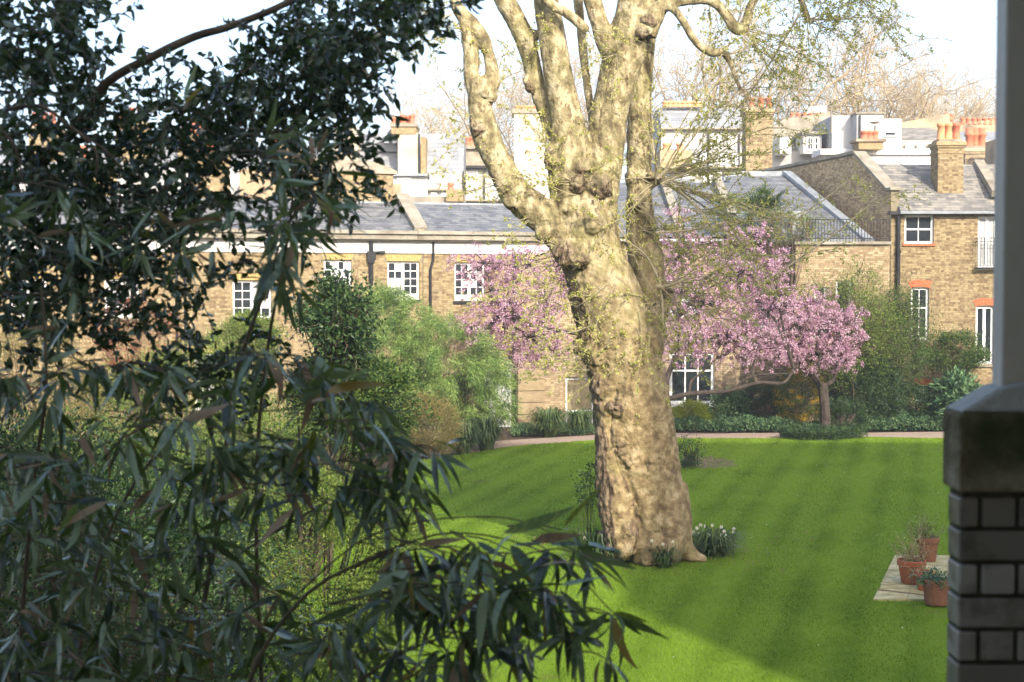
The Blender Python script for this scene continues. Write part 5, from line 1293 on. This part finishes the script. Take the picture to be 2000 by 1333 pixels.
quad_slab(.30, .60, 0, .72, 2); quad_slab(.30, .60, .73, 2.0, 3); quad_slab(.61, 1.0, 0, .5, 4); quad_slab(.61, 1.0, .51, 2.0, 5); quad_slab(.21, .29, .02, 1.1, 6); quad_slab(.21, .29, 1.11, 2.0, 6)
cane = thing('garden_cane', P(1713, 1154, 20.9) * [1, 1, 0] + [0, 0, .07], 'thin pale garden cane lying across the paving slabs', 'cane')
MB().tube([np.array([*G(1712, 1152, .07), .075]), np.array([*G(1806, 1163, .07), .075])], .009, 6).build('cane', m_btan, cane)
def flowerpot(label, px, ybase, wpx, hpx, mat, rings=1, lean=(0, 0), group='terracotta pots on the paving'):
    x, y = G(px, ybase, .06); t = thing('flower_pot', (x, y, .06), label, 'flower pot', group)
    r, h = PM(wpx / 2, y), PM(hpx, y) 
    pr = [(.001, .002), (r * .66, 0), (r * .70, .01), (r * .90, h * .76), (r * .98, h * .77), (r, h * .80), (r, h * .98), (r * .97, h), (r * .88, h), (r * .86, h * .90), (.001, h * .90)]
    if rings > 1: pr = [(.001, .002), (r * .82, 0), (r * .86, .01), (r * .93, h * .55), (r * .955, h * .56), (r * .955, h * .59), (r * .935, h * .6), (r * .95, h * .68), (r * .975, h * .69), (r * .975, h * .72), (r * .95, h * .73), (r * .96, h * .86), (r, h * .87), (r, h * .98), (r * .97, h), (r * .9, h), (r * .88, h * .9), (.001, h * .9)]
    MB().lathe(pr, (x, y, .06), 28).build('pot', mat, t, smooth=False)
    MB().lathe([(.001, h * .915), (r * .86, h * .91)], (x, y, .06), 16).build('soil', m_soil, t)
    return t, np.array([x, y, .06 + h]), r
t, c, r = flowerpot('orange terracotta pot with straggly brown green stems, middle of the three', 1780, 1139, 56, 46, m_pot)
def pot_plant(t, c, r, h, n, L, W, mat, spread=1.3, ns=26, trail=0.0, fl=None):
    mb = MB(); tips = []
    for i in range(ns):
        d = np.array([rng.normal(0, .45), rng.normal(0, .45), 1 - trail * rng.random()]); b = c + [rng.normal(0, r * .4), rng.normal(0, r * .4), -.05]
        pts = rod(b, d, h * rng.uniform(.5, 1.2), .03 + trail * .35, .16, 6); mb.tube(pts, np.linspace(.005, .002, 6), 3); tips.append(pts)
    mb.build('stems', m_twigl, t, kind='stuff')
    k = rng.integers(0, ns, n); j = rng.integers(1, 6, n); T = np.array(tips); p = T[k, j] + rng.normal(0, .03, (n, 3))
    MB().leaves(p, rng.normal(size=(n, 3)) + [0, 0, .4], rng.uniform(.6, 1.2, n) * L, W, .2).build('foliage', mat, t, kind='stuff')
    if fl:
        k = rng.integers(0, ns, fl[1]); j = rng.integers(3, 6, fl[1]); p = T[k, j] + rng.normal(0, .03, (fl[1], 3)) + [0, 0, .02]
        MB().leaves(p, rng.normal(size=(fl[1], 3)), .022, .02, .3).build('flowers', fl[0], t, kind='stuff')
pot_plant(t, c, r, .50, 620, .035, .018, m_yellowbush, ns=40, fl=(m_petal, 14))
t, c, r = flowerpot('dark terracotta pot with a bushy plant, furthest of the three', 1812, 1096, 44, 48, m_pot_b)
pot_plant(t, c + [-.05, 0, 0], r * 1.3, .46, 900, .04, .02, m_spring, ns=46, fl=(m_petal, 10))
t, c, r = flowerpot('large brown ringed pot with small blue violet flowers, nearest the pillar', 1829, 1180, 54, 50, m_pot_b, 2)
pot_plant(t, c, r * 1.3, .20, 800, .05, .032, m_cover, ns=40, trail=.5, fl=(m_blue, 70))
t, c, r = flowerpot('lilac grey trailing plant pot half hidden behind the ringed pot', 1806, 1152, 40, 36, m_pot)
pot_plant(t, c, r * 1.4, .28, 380, .035, .018, m_strap, ns=36, trail=.9)

# ------------------------------------------------------------------ bare trees far behind
def bare_tree(label, px, py_base, ytop, wpx, D, seed, n0=7, dens=1.0, mat=m_twigf, bud=m_farbud):
    rs = np.random.default_rng(seed); base = P(px, py_base, D); top = P(px, ytop, D)
    t = thing('bare_tree', (base[0], base[1], 0), label, 'tree', 'bare trees beyond the rooftops'); base = np.array([base[0], base[1], 0.0]); H = top[2]; wd = PM(wpx, D) / 2
    mb = MB(); tips = []
    def grow(p, d, L, r, lv):
        pts = rod(p, d, L, -.015, .11 + .03 * lv, 6, rs); mb.tube(pts, np.linspace(r, r * .55, 6), 7 if lv == 0 else (5 if lv < 2 else 3), cap=False)
        if lv >= 4 or r < .006: tips.append(pts[-1]); tips.append(pts[3]); return
        k = rs.integers(3, 5) if lv < 3 else rs.integers(3, 6)
        for i in range(k):
            j = rs.integers(2, 6); dd = nrm(nrm(pts[j] - pts[j - 1]) + rs.normal(0, .50 + .05 * lv, 3) + [0, 0, .10])
            grow(pts[j], dd, L * rs.uniform(.55, .85), r * rs.uniform(.42, .62), lv + 1)
    trunk = rod(base, [0, 0, 1], H * .38, 0, .04, 6, rs); mb.tube(trunk, np.linspace(.42, .3, 6), 9)
    for i in range(n0):
        a = rs.random() * 2 * PI; s_ = rs.uniform(.25, .8)
        j = rs.integers(3, 6); grow(trunk[j], np.array([math.cos(a) * s_ * wd / H * 2.2, math.sin(a) * s_ * .5, 1]), H * .30, .17, 0)
    mb.build('branches', mat, t)
    T = np.array(tips); n = int(len(T) * 5 * dens); k = rs.integers(0, len(T), n)
    MB().leaves(T[k] + rs.normal(0, .35, (n, 3)), rs.normal(size=(n, 3)), rng.uniform(.10, .24, n), .035, .2).build('buds', bud, t, kind='stuff')
    return t
for a in [('bare tree with rounded orange crown at the far right, over the brick parapets', 1830, 235, 92, 170, 112, 1), ('tall bare tree behind the thin white aerial mast', 1722, 235, 40, 190, 105, 2), ('bare tree behind the white flat topped house, left of the mast', 1600, 235, -10, 190, 108, 3),
          ('wide bare tree behind the tall yellow chimney stack', 1480, 235, -50, 210, 104, 4), ('bare tree seen between the rear trunk and the right limbs', 1370, 235, -30, 190, 110, 5), ('faint bare tree left of the crooked plane limb', 905, 250, 85, 120, 125, 6), ('bare tree seen between the two left limbs', 1030, 250, 30, 150, 118, 7),
          ('low bare tree right beside the grey post', 1912, 240, 150, 80, 118, 8), ('bare tree behind the fork of the plane', 1150, 250, 50, 120, 120, 9)]: bare_tree(*a)
# ================================================================== planting on the left
shrub('shrub', 'mid green leafy shrub low in the picture behind the bamboo leaves', 'shrub', (*G(640, 1290), 0), P(640, 1120, 16.5), (PM(190, 16.5), 1.1, PM(210, 16.5)), 42000, .045, .018, m_spring, 150, .12)
shrub('shrub', 'dark dense shrub at the bottom left behind the bamboo', 'shrub', (-4.4, 13, 0), (-4.5, 13, 1.3), (2.4, 1.5, 2.3), 60000, .06, .028, m_dark, 170, .13)
shrub('shrub', 'mid green twiggy shrub at far left, behind the bamboo', 'shrub', (-5.2, 17, 0), (-5.4, 17, 1.5), (2.0, 1.4, 1.9), 30000, .05, .022, m_mid, 120, .12)
shrub('shrub', 'mid green shrub behind the bamboo at the lawn edge', 'shrub', (-4.6, 27, 0), (-4.9, 27, 1.2), (1.6, 1.6, 1.5), 30000, .06, .028, m_spring, 110, .13)
shrub('shrub', 'green shrub left of the bamboo thicket in the far border', 'shrub', (-8.5, 37, 0), (-8.6, 37, 1.5), (2.4, 1.6, 1.8), 40000, .07, .03, m_spring, 120, .13)
shrub('shrub', 'golden green shrub at the far left by the terrace', 'shrub', (-12.5, 36, 0), (-12.6, 36, 1.8), (2.4, 1.5, 2.2), 34000, .07, .03, m_yellowbush, 120, .13)
shrub('rose_bush', 'reddish young leaved rose bush against the yellow brick terrace', 'shrub', (*G(275, 880), 0), P(265, 655, 38.5), (PM(85, 38.5), .6, PM(75, 38.5)), 5200, .07, .035, m_rleaf, 60, .16, smat=m_twigl)
shrub('climbing_shrub', 'pale green climber covering the wall under the large paned window', 'shrub', (*G(470, 880), 0), P(480, 665, 40), (PM(70, 40), .6, PM(50, 40)), 12000, .08, .03, m_spring, 60, .16)
# holm oak like evergreen behind, with glossy leaves (middle distance)
tree('evergreen_shrub', 'glossy dark evergreen with sky glints in front of the terrace window', 'tree', (-2.9, 22, 0), P(665, 640, 21), (PM(78, 21), .7, PM(100, 21)), .05, 0, m_dark, 7000, .085, .045, K=46, sig=.16, forks=4, shell=.2)
shrub('shrub', 'dark green shrub under the glossy evergreen behind the yellowing bamboo blades', 'shrub', (-3.4, 23, 0), P(690, 780, 22), (PM(120, 22), .9, PM(80, 22)), 16000, .08, .035, m_mid, 70, .16)

# ------------------------------------------------------------------ evergreen tree overhead, close to the camera
ever = thing('evergreen_tree', P(-220, 1400, 5.9) * [1, 1, 0], 'dark small leaved evergreen tree arching over the upper left with a bare limb', 'tree')
mb = MB()
def pline(path, r0_, r1_, mbd, n=9, k=4):
    a = smooth_path(np.array([P(*q) for q in path]), k); mbd.tube(a, np.linspace(r0_, r1_, len(a)), n); return a
pline([(-220, 2600, 5.9), (-210, 1600, 5.9), (-180, 900, 5.9), (-130, 560, 5.9), (-60, 430, 5.8), (-20, 380, 5.7)], .09, .03, mb, 12)
pline([(-30, 390, 5.8), (60, 330, 5.7), (150, 250, 5.6), (205, 165, 5.55), (300, 110, 5.5), (380, 72, 5.5), (440, 55, 5.5), (520, 25, 5.5), (600, -10, 5.5), (760, -60, 5.5)], .022, .011, mb, 10)
mb.build('trunk', m_bark, ever)
mb = MB()
pline([(-20, 222, 4.9), (50, 208, 4.9), (90, 212, 4.9), (140, 250, 4.9), (185, 290, 4.9), (188, 340, 4.9)], .009, .003, mb, 6)
pline([(140, 250, 4.9), (200, 290, 4.95), (240, 330, 5)], .006, .002, mb, 5)
pline([(-10, 240, 5), (30, 290, 5), (45, 360, 5)], .006, .003, mb, 5)
EV = [ # blob px, py, rx, ry, leaves, D
 (40,40,110,100,900,5.4),(110,110,95,80,700,5.5),(20,160,90,80,600,5.3),(150,180,80,50,330,5.6),(60,-20,150,40,400,5.5),(205,10,40,50,130,5.6),
 (60,300,110,90,900,5.6),(150,300,90,80,620,5.7),(30,420,110,90,900,5.5),(150,420,110,80,850,5.6),(280,330,90,70,600,5.7),(250,230,80,60,330,5.8),(330,260,80,60,420,5.8),
 (390,190,70,50,330,5.8),(460,170,80,60,560,5.8),(540,120,80,60,620,5.7),(600,70,85,70,700,5.7),(660,130,75,80,680,5.6),(640,210,75,60,520,5.7),(560,210,80,60,520,5.8),(470,250,80,60,520,5.8),
 (400,300,70,50,360,5.8),(340,400,80,60,480,5.7),(250,430,80,60,620,5.6),(430,400,70,50,260,5.8),(620,300,80,60,420,5.7),(680,330,50,60,260,5.7),(680,60,60,60,420,5.6),(760,40,70,45,420,5.5),(830,10,60,30,260,5.4),(700,0,110,30,360,5.5),
 (560,330,70,50,200,5.8),(60,520,100,80,700,5.6),(150,540,90,70,520,5.7),(250,520,70,50,330,5.7),(330,500,50,40,160,5.7),(60,620,90,70,620,5.6),(180,610,60,60,330,5.6),(260,590,40,30,110,5.7),(360,590,40,30,90,5.8),
 (300,740,60,40,260,5.8),(380,700,80,50,420,5.9),(440,760,60,40,260,5.9),(500,680,60,36,200,5.9),(300,90,40,16,36,5.7),(320,120,16,10,16,5.7),(400,260,200,120,260,5.9),(600,430,60,50,120,5.8),(500,500,70,30,100,5.8),(430,560,50,40,110,5.8),(300,650,50,26,100,5.8)]
lp_, ld_ = [], []
for (x, y, rx, ry, n, D) in EV:
    nt = max(2, int(n * .74) // 13)
    for _ in range(nt):
        a = rng.random() * 2 * PI; q = math.sqrt(rng.random()); DD = D + rng.normal(0, .25)
        b = P(x + rx * q * math.cos(a), y + ry * q * math.sin(a), DD)
        d = nrm(np.array([rng.normal(.25, .8), rng.normal(0, .7), rng.normal(-.15, .6)])); pts = rod(b, d, rng.uniform(.12, .26), .05, .16, 7)
        mb.tube(pts, np.linspace(.0032, .0012, 7), 3, cap=False)
        for j in range(13):
            t = j / 13 * 5.99; i = int(t); p = pts[i] + (pts[i + 1] - pts[i]) * (t - i)
            lp_.append(p); ld_.append(nrm(pts[i + 1] - pts[i]) * .7 + rng.normal(0, .75, 3) + [0, 0, -.1])
mb.build('twigs', m_bark, ever, kind='stuff')
lp_, ld_ = np.array(lp_), np.array(ld_); n = len(lp_); print('evergreen leaves', n)
first = rng.permutation(n)[:260]; rest = np.setdiff1d(np.arange(n), first)
MB().leaves(lp_[rest], ld_[rest], rng.uniform(.026, .062, len(rest)), rng.uniform(.018, .03, len(rest)), .14, True).build('leaves', m_ever, ever, kind='stuff')
lv = []
for i in range(6):
    m0 = MB().leaves(np.zeros((1, 3)), np.array([[1., 0, 0]]), 1.0, rng.uniform(.4, .5), .14, True, side=np.array([[0, 0, 1.]])).mesh('evergreen_leaf'); m0.materials.append(m_ever); lv.append(m0)
from mathutils import Matrix, Quaternion
def place(me_, name, parent, p, d, roll, sc):
    o = bpy.data.objects.new(name, me_); COL.objects.link(o); o.parent = parent
    q = Vector(d).to_track_quat('X', 'Z') @ Quaternion((1, 0, 0), roll)
    o.rotation_mode = 'QUATERNION'; o.rotation_quaternion = q; o.scale = sc if hasattr(sc, '__len__') else (sc,) * 3
    o.location = tuple(np.asarray(p) - ORG[parent]); return o
for i in first: place(lv[i % 6], 'leaf', ever, lp_[i], ld_[i], rng.uniform(0, 6.28), rng.uniform(.036, .058))

# ------------------------------------------------------------------ bamboo in the foreground
def bleaf_arrays(bend, twist, w_=.135, n=8):
    """lance shaped blade along +X, keel along the midrib"""
    t = np.linspace(0, 1, n); wd = w_ * .5 * np.clip((np.sin(PI * t ** .62)) ** .85, 0, 1); wd[-1] = .002; wd[0] = .01
    ang_ = bend * t; x = np.cumsum(np.cos(ang_)) / n; z = -np.cumsum(np.sin(ang_)) / n; x -= x[0]; z -= z[0]
    tw = twist * t; V = []
    for i in range(n):
        c, s_ = math.cos(tw[i]), math.sin(tw[i]); k = .22 * wd[i]
        V += [(x[i], -wd[i] * c, z[i] - wd[i] * s_ + k), (x[i], 0, z[i]), (x[i], wd[i] * c, z[i] + wd[i] * s_ + k)]
    V = np.array([(-.05, 0, .004), (-.05, 0, .0), (-.05, 0, .004)] + V) if False else np.array(V)
    Fc = []
    for i in range(n - 1): Fc += [(i * 3, i * 3 + 3, i * 3 + 4, i * 3 + 1), (i * 3 + 1, i * 3 + 4, i * 3 + 5, i * 3 + 2)]
    return V, np.array(Fc)
VAR = [bleaf_arrays(b, t, w_) for b, t, w_ in [(.15, .3, .125), (.5, -.5, .135), (1.0, .4, .115), (.3, 1.2, .12), (1.5, -.3, .115), (-.35, .6, .14), (.8, 2.4, .11), (.05, -.9, .14)]]
BM = {}
for mt, key in ((m_bleaf, 'g'), (m_btan, 't'), (m_byel, 'y')):
    for i, (V, Fq) in enumerate(VAR):
        q = MB(); q.add(V, Fq); me_ = q.mesh('bamboo_leaf'); me_.materials.append(mt); me_.polygons.foreach_set('use_smooth', [True] * len(me_.polygons)); BM[key, i] = me_
def bamboo(label, base, culms, branches, fans, seed, nobj=290):
    global rng
    t = thing('bamboo', base, label, 'bamboo', 'bamboo in front of the verandah'); L = []
    cm = MB()
    for path, r_ in culms:
        m1 = MB(); a = pline(path, r_, r_ * .45, m1, 8, 4); m1.build('cane', m_culm, t)
    for path, r_ in branches: pline(path, r_, r_ * .4, cm, 5, 4)
    for (x, y, rx, ry, cnt, D0, D1, am, asp, Lm) in fans:
        for _ in range(int(cnt * 1.05 + rng.random()) if cnt > 2 else cnt):
            a = rng.random() * 2 * PI; q = math.sqrt(rng.random()); D = rng.uniform(D0, D1)
            hub = P(x + rx * q * math.cos(a), y + ry * q * math.sin(a), D); A = R(am + rng.normal(0, asp * .55))
            k = rng.integers(3, 8); hd = np.array([math.cos(A), rng.normal(0, .3), math.sin(A)])
            back = hub + np.array([-rng.uniform(.06, .16), rng.uniform(-.03, .05), rng.uniform(-.01, .05)])
            cm.tube(smooth_path(np.array([back, (back + hub) / 2 + [0, 0, .01], hub]), 3), np.linspace(.0028, .0016, 7), 4)
            for j in range(k):
                f = (j + .5) / k - .5; al = A + f * R(95) + rng.normal(0, .30)
                d = np.array([math.cos(al), rng.normal(-.3, .55), math.sin(al) + .2]); l_ = Lm * 1.2 * rng.uniform(.62, 1.2) * (1 - abs(f) * .3)
                L.append((hub + nrm(d) * .012 - nrm(hd) * .03 * rng.random(), nrm(d), rng.normal(0, .75), l_, D))
    cm.build('branchlets', m_culm, t, kind='stuff')
    order = np.argsort([-(l[3] / l[4]) + rng.random() * .035 for l in L]); print('bamboo leaves', len(L))
    for r_, i in enumerate(order[:nobj]):
        p, d, roll, l_, D = L[i]; u = rng.random(); key = 't' if u < .09 else ('y' if u < .17 else 'g')
        place(BM[key, int(rng.integers(0, 8))], 'leaf', t, p, d, roll, (l_, l_ * rng.uniform(.8, 1.25), l_))
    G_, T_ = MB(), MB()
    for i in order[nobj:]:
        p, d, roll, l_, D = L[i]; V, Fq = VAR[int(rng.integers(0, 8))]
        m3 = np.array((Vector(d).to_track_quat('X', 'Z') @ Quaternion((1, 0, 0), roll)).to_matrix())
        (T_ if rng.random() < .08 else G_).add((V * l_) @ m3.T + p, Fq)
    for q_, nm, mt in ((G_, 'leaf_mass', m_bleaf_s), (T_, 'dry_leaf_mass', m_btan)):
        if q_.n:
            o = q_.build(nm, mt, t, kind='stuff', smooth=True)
    return t
# right hand spray reaching over the lawn
bamboo('bamboo spray whose drooping leaves reach furthest right over the lawn', P(420, 2600, 4.3) * [1, 1, 0],
 [([(420, 2600, 4.3), (430, 1700, 4.25), (480, 1350, 4.2), (600, 1160, 4.15), (760, 1080, 4.1)], .010), ([(500, 2600, 4.5), (560, 1650, 4.4), (650, 1400, 4.3), (760, 1290, 4.2), (880, 1240, 4.15)], .009)],
 [([(560, 1180, 4.15), (700, 1060, 4.1), (830, 1018, 4.1), (960, 1010, 4.05), (1030, 1022, 4.0), (1120, 1060, 4.0)], .0035), ([(700, 1100, 4.15), (850, 1045, 4.1), (980, 1052, 4.05), (1100, 1100, 4.0), (1190, 1190, 3.95), (1215, 1205, 3.9)], .0035), ([(640, 1180, 4.1), (800, 1150, 4.1), (940, 1150, 4.0), (1050, 1210, 3.95)], .0035), ([(700, 1330, 4.1), (850, 1240, 4.05), (960, 1250, 4), (1060, 1290, 3.95)], .003)],
 [(1130, 1078, 8, 6, 2, 3.95, 4.05, -75, 30, .17), (1195, 1205, 10, 8, 2, 3.85, 3.95, -55, 24, .18), (1080, 1035, 30, 12, 1, 3.9, 4.1, 5, 25, .17), (1160, 1120, 10, 10, 1, 3.9, 4.0, -60, 40, .14), (1040, 1075, 40, 20, 3, 3.9, 4.1, -80, 50, .15), (960, 1075, 40, 25, 5, 3.9, 4.2, -85, 45, .15),
  (900, 1110, 50, 40, 7, 3.9, 4.3, -85, 45, .16), (820, 1100, 60, 50, 9, 3.9, 4.4, -85, 50, .16), (1020, 1160, 50, 30, 6, 3.85, 4.2, -80, 40, .16), (960, 1180, 50, 40, 7, 3.85, 4.3, -85, 40, .17), (1090, 1180, 40, 30, 4, 3.85, 4.1, -75, 40, .15), (880, 1200, 60, 40, 8, 3.9, 4.4, -85, 40, .17),
  (1000, 1260, 60, 30, 6, 3.85, 4.2, -85, 40, .16), (1110, 1250, 40, 30, 3, 3.85, 4.1, -80, 40, .14), (900, 1290, 70, 40, 7, 3.9, 4.4, -85, 45, .16), (1180, 1280, 10, 20, 1, 3.9, 4, -85, 40, .13), (770, 1170, 70, 60, 12, 3.9, 4.6, -85, 50, .16), (700, 1250, 80, 70, 14, 4.0, 4.8, -85, 50, .16), (830, 1330, 100, 30, 9, 4.0, 4.6, -85, 50, .16),
  (850, 880, 12, 8, 2, 4.0, 4.2, -50, 30, .16), (760, 880, 50, 40, 6, 4.0, 4.4, -80, 45, .15), (700, 820, 60, 50, 7, 4.0, 4.5, -75, 50, .15), (780, 980, 60, 50, 9, 4.0, 4.5, -85, 45, .15), (700, 960, 60, 60, 9, 4.0, 4.6, -85, 50, .16)], 1)
# two long yellowing blades that point right across the far bamboo
bam2 = bamboo('dense bamboo clump filling the lower left corner of the picture', P(150, 2600, 4.8) * [1, 1, 0],
 [([(100, 2600, 4.8), (110, 1700, 4.8), (150, 1300, 4.7), (230, 1000, 4.7), (380, 800, 4.6)], .010), ([(200, 2600, 5.0), (230, 1700, 5.0), (300, 1300, 4.9), (420, 1120, 4.9), (640, 980, 4.8)], .009), ([(20, 2600, 4.7), (30, 1500, 4.6), (60, 1000, 4.6), (90, 760, 4.5), (80, 560, 4.5)], .009), ([(330, 2600, 5.2), (360, 1500, 5.1), (430, 1000, 5.0), (455, 760, 5.0), (520, 560, 5.0)], .012)],
 [([(200, 900, 4.6), (330, 760, 4.5), (470, 700, 4.4), (560, 695, 4.4)], .004), ([(300, 860, 4.6), (420, 810, 4.4), (560, 800, 4.3), (640, 765, 4.3)], .004), ([(0, 820, 4.4), (120, 720, 4.4), (220, 700, 4.4)], .004)],
 [(60, 760, 70, 60, 7, 4.2, 4.8, -75, 60, .16), (160, 730, 60, 40, 6, 4.2, 4.8, -70, 50, .16), (280, 740, 60, 40, 5, 4.2, 4.8, -70, 50, .15), (60, 880, 80, 60, 11, 4.2, 5.2, -80, 60, .17), (180, 880, 80, 60, 10, 4.2, 5.2, -75, 60, .16), (300, 840, 60, 50, 7, 4.2, 5.0, -75, 60, .16),
  (350, 830, 30, 20, 3, 4.1, 4.4, -75, 50, .17), (520, 700, 24, 12, 3, 4.2, 4.4, -70, 55, .17), (580, 720, 60, 30, 5, 4.2, 4.6, -70, 55, .16), (640, 770, 50, 30, 4, 4.1, 4.5, -60, 55, .16), (430, 790, 60, 40, 6, 4.2, 4.7, -75, 55, .16), (480, 880, 70, 50, 8, 4.2, 4.8, -80, 50, .16), (600, 860, 60, 40, 7, 4.1, 4.6, -80, 50, .16),
  (380, 950, 80, 60, 11, 4.2, 5.0, -80, 55, .17), (540, 960, 60, 50, 6, 4.1, 4.8, -85, 50, .16), (100, 1000, 120, 70, 20, 4.3, 5.4, -80, 60, .16), (260, 1010, 90, 70, 15, 4.3, 5.4, -80, 60, .16), (80, 1130, 120, 80, 24, 4.3, 5.4, -80, 60, .16), (250, 1140, 110, 80, 20, 4.2, 5.4, -80, 60, .16), (420, 1100, 80, 60, 11, 4.2, 5.0, -80, 55, .15),
  (80, 1270, 120, 80, 26, 4.2, 5.4, -80, 60, .17), (260, 1270, 110, 70, 22, 4.2, 5.4, -80, 60, .16), (430, 1230, 100, 70, 16, 4.2, 5.2, -75, 60, .15), (580, 1260, 80, 60, 10, 4.2, 5.0, -80, 55, .15), (520, 1150, 60, 40, 4, 4.2, 4.8, -75, 60, .14), (340, 1340, 200, 30, 14, 4.2, 5.0, -75, 60, .16),
  (60, 600, 90, 80, 9, 4.6, 5.4, -75, 70, .13), (30, 440, 70, 60, 4, 4.2, 4.6, -60, 60, .15), (140, 470, 80, 60, 5, 4.6, 5.2, -60, 70, .13), (90, 380, 60, 60, 3, 4.4, 5, -60, 60, .14)], 2)
bamboo('bamboo shoots with drooping leaves hanging in front of the slate roof', P(560, 2600, 4.9) * [1, 1, 0],
 [([(540, 2600, 4.9), (520, 1600, 4.9), (500, 1000, 4.85), (520, 700, 4.8), (560, 480, 4.75), (580, 300, 4.7)], .009), ([(460, 730, 4.6), (490, 640, 4.6), (520, 560, 4.6), (545, 480, 4.6)], .008)],
 [([(560, 440, 4.7), (600, 380, 4.6), (640, 330, 4.6), (680, 300, 4.6)], .003), ([(540, 440, 4.7), (480, 400, 4.6), (430, 370, 4.6)], .003)],
 [(560, 440, 30, 20, 4, 4.4, 4.8, -75, 60, .16), (600, 400, 50, 30, 4, 4.4, 4.8, -40, 70, .16), (520, 340, 50, 40, 4, 4.4, 4.8, -30, 80, .15), (480, 420, 60, 40, 4, 4.4, 4.9, -80, 70, .15), (640, 400, 30, 30, 2, 4.4, 4.8, -50, 50, .15), (560, 500, 50, 30, 5, 4.4, 4.8, -80, 45, .15), (540, 570, 50, 40, 3, 4.5, 4.9, -80, 40, .14),
  (620, 470, 30, 20, 2, 4.4, 4.8, -50, 50, .15), (660, 350, 30, 20, 1, 4.4, 4.8, -10, 50, .14), (560, 270, 50, 30, 3, 4.5, 4.9, 20, 70, .13), (360, 200, 20, 20, 1, 4.4, 4.6, 40, 20, .14), (410, 480, 60, 50, 4, 4.5, 5, -80, 60, .13), (620, 300, 30, 20, 2, 4.4, 4.8, 60, 50, .13), (300, 450, 60, 50, 4, 4.6, 5.2, -80, 60, .13)], 3)
# the big yellowing blades pointing right at (640-815, 680-760)
for (x, y, dx, dy, l_, rl, key, v) in ((655, 752, 130, 72, .215, .4, 'y', 0), (640, 765, 172, 54, .235, 1.0, 'y', 1), (600, 790, 70, 45, .13, .2, 't', 3), (985, 1040, 240, 36, .30, .5, 'y', 5), (1045, 1055, 145, 20, .19, 1.2, 't', 0), (1150, 1060, 80, -22, .12, .2, 'g', 0), (1050, 1110, 120, 60, .19, .3, 't', 1), (850, 895, 75, -40, .11, .2, 'y', 2), (1000, 1045, -120, -45, .15, .2, 'g', 2)):
    d = P(x + dx, y - dy, 3.45) - P(x, y, 3.6); l_ *= .87; place(BM[key, v], 'leaf', bam2, P(x, y, 3.6), nrm(d), rl, (l_, l_ * 1.25, l_))
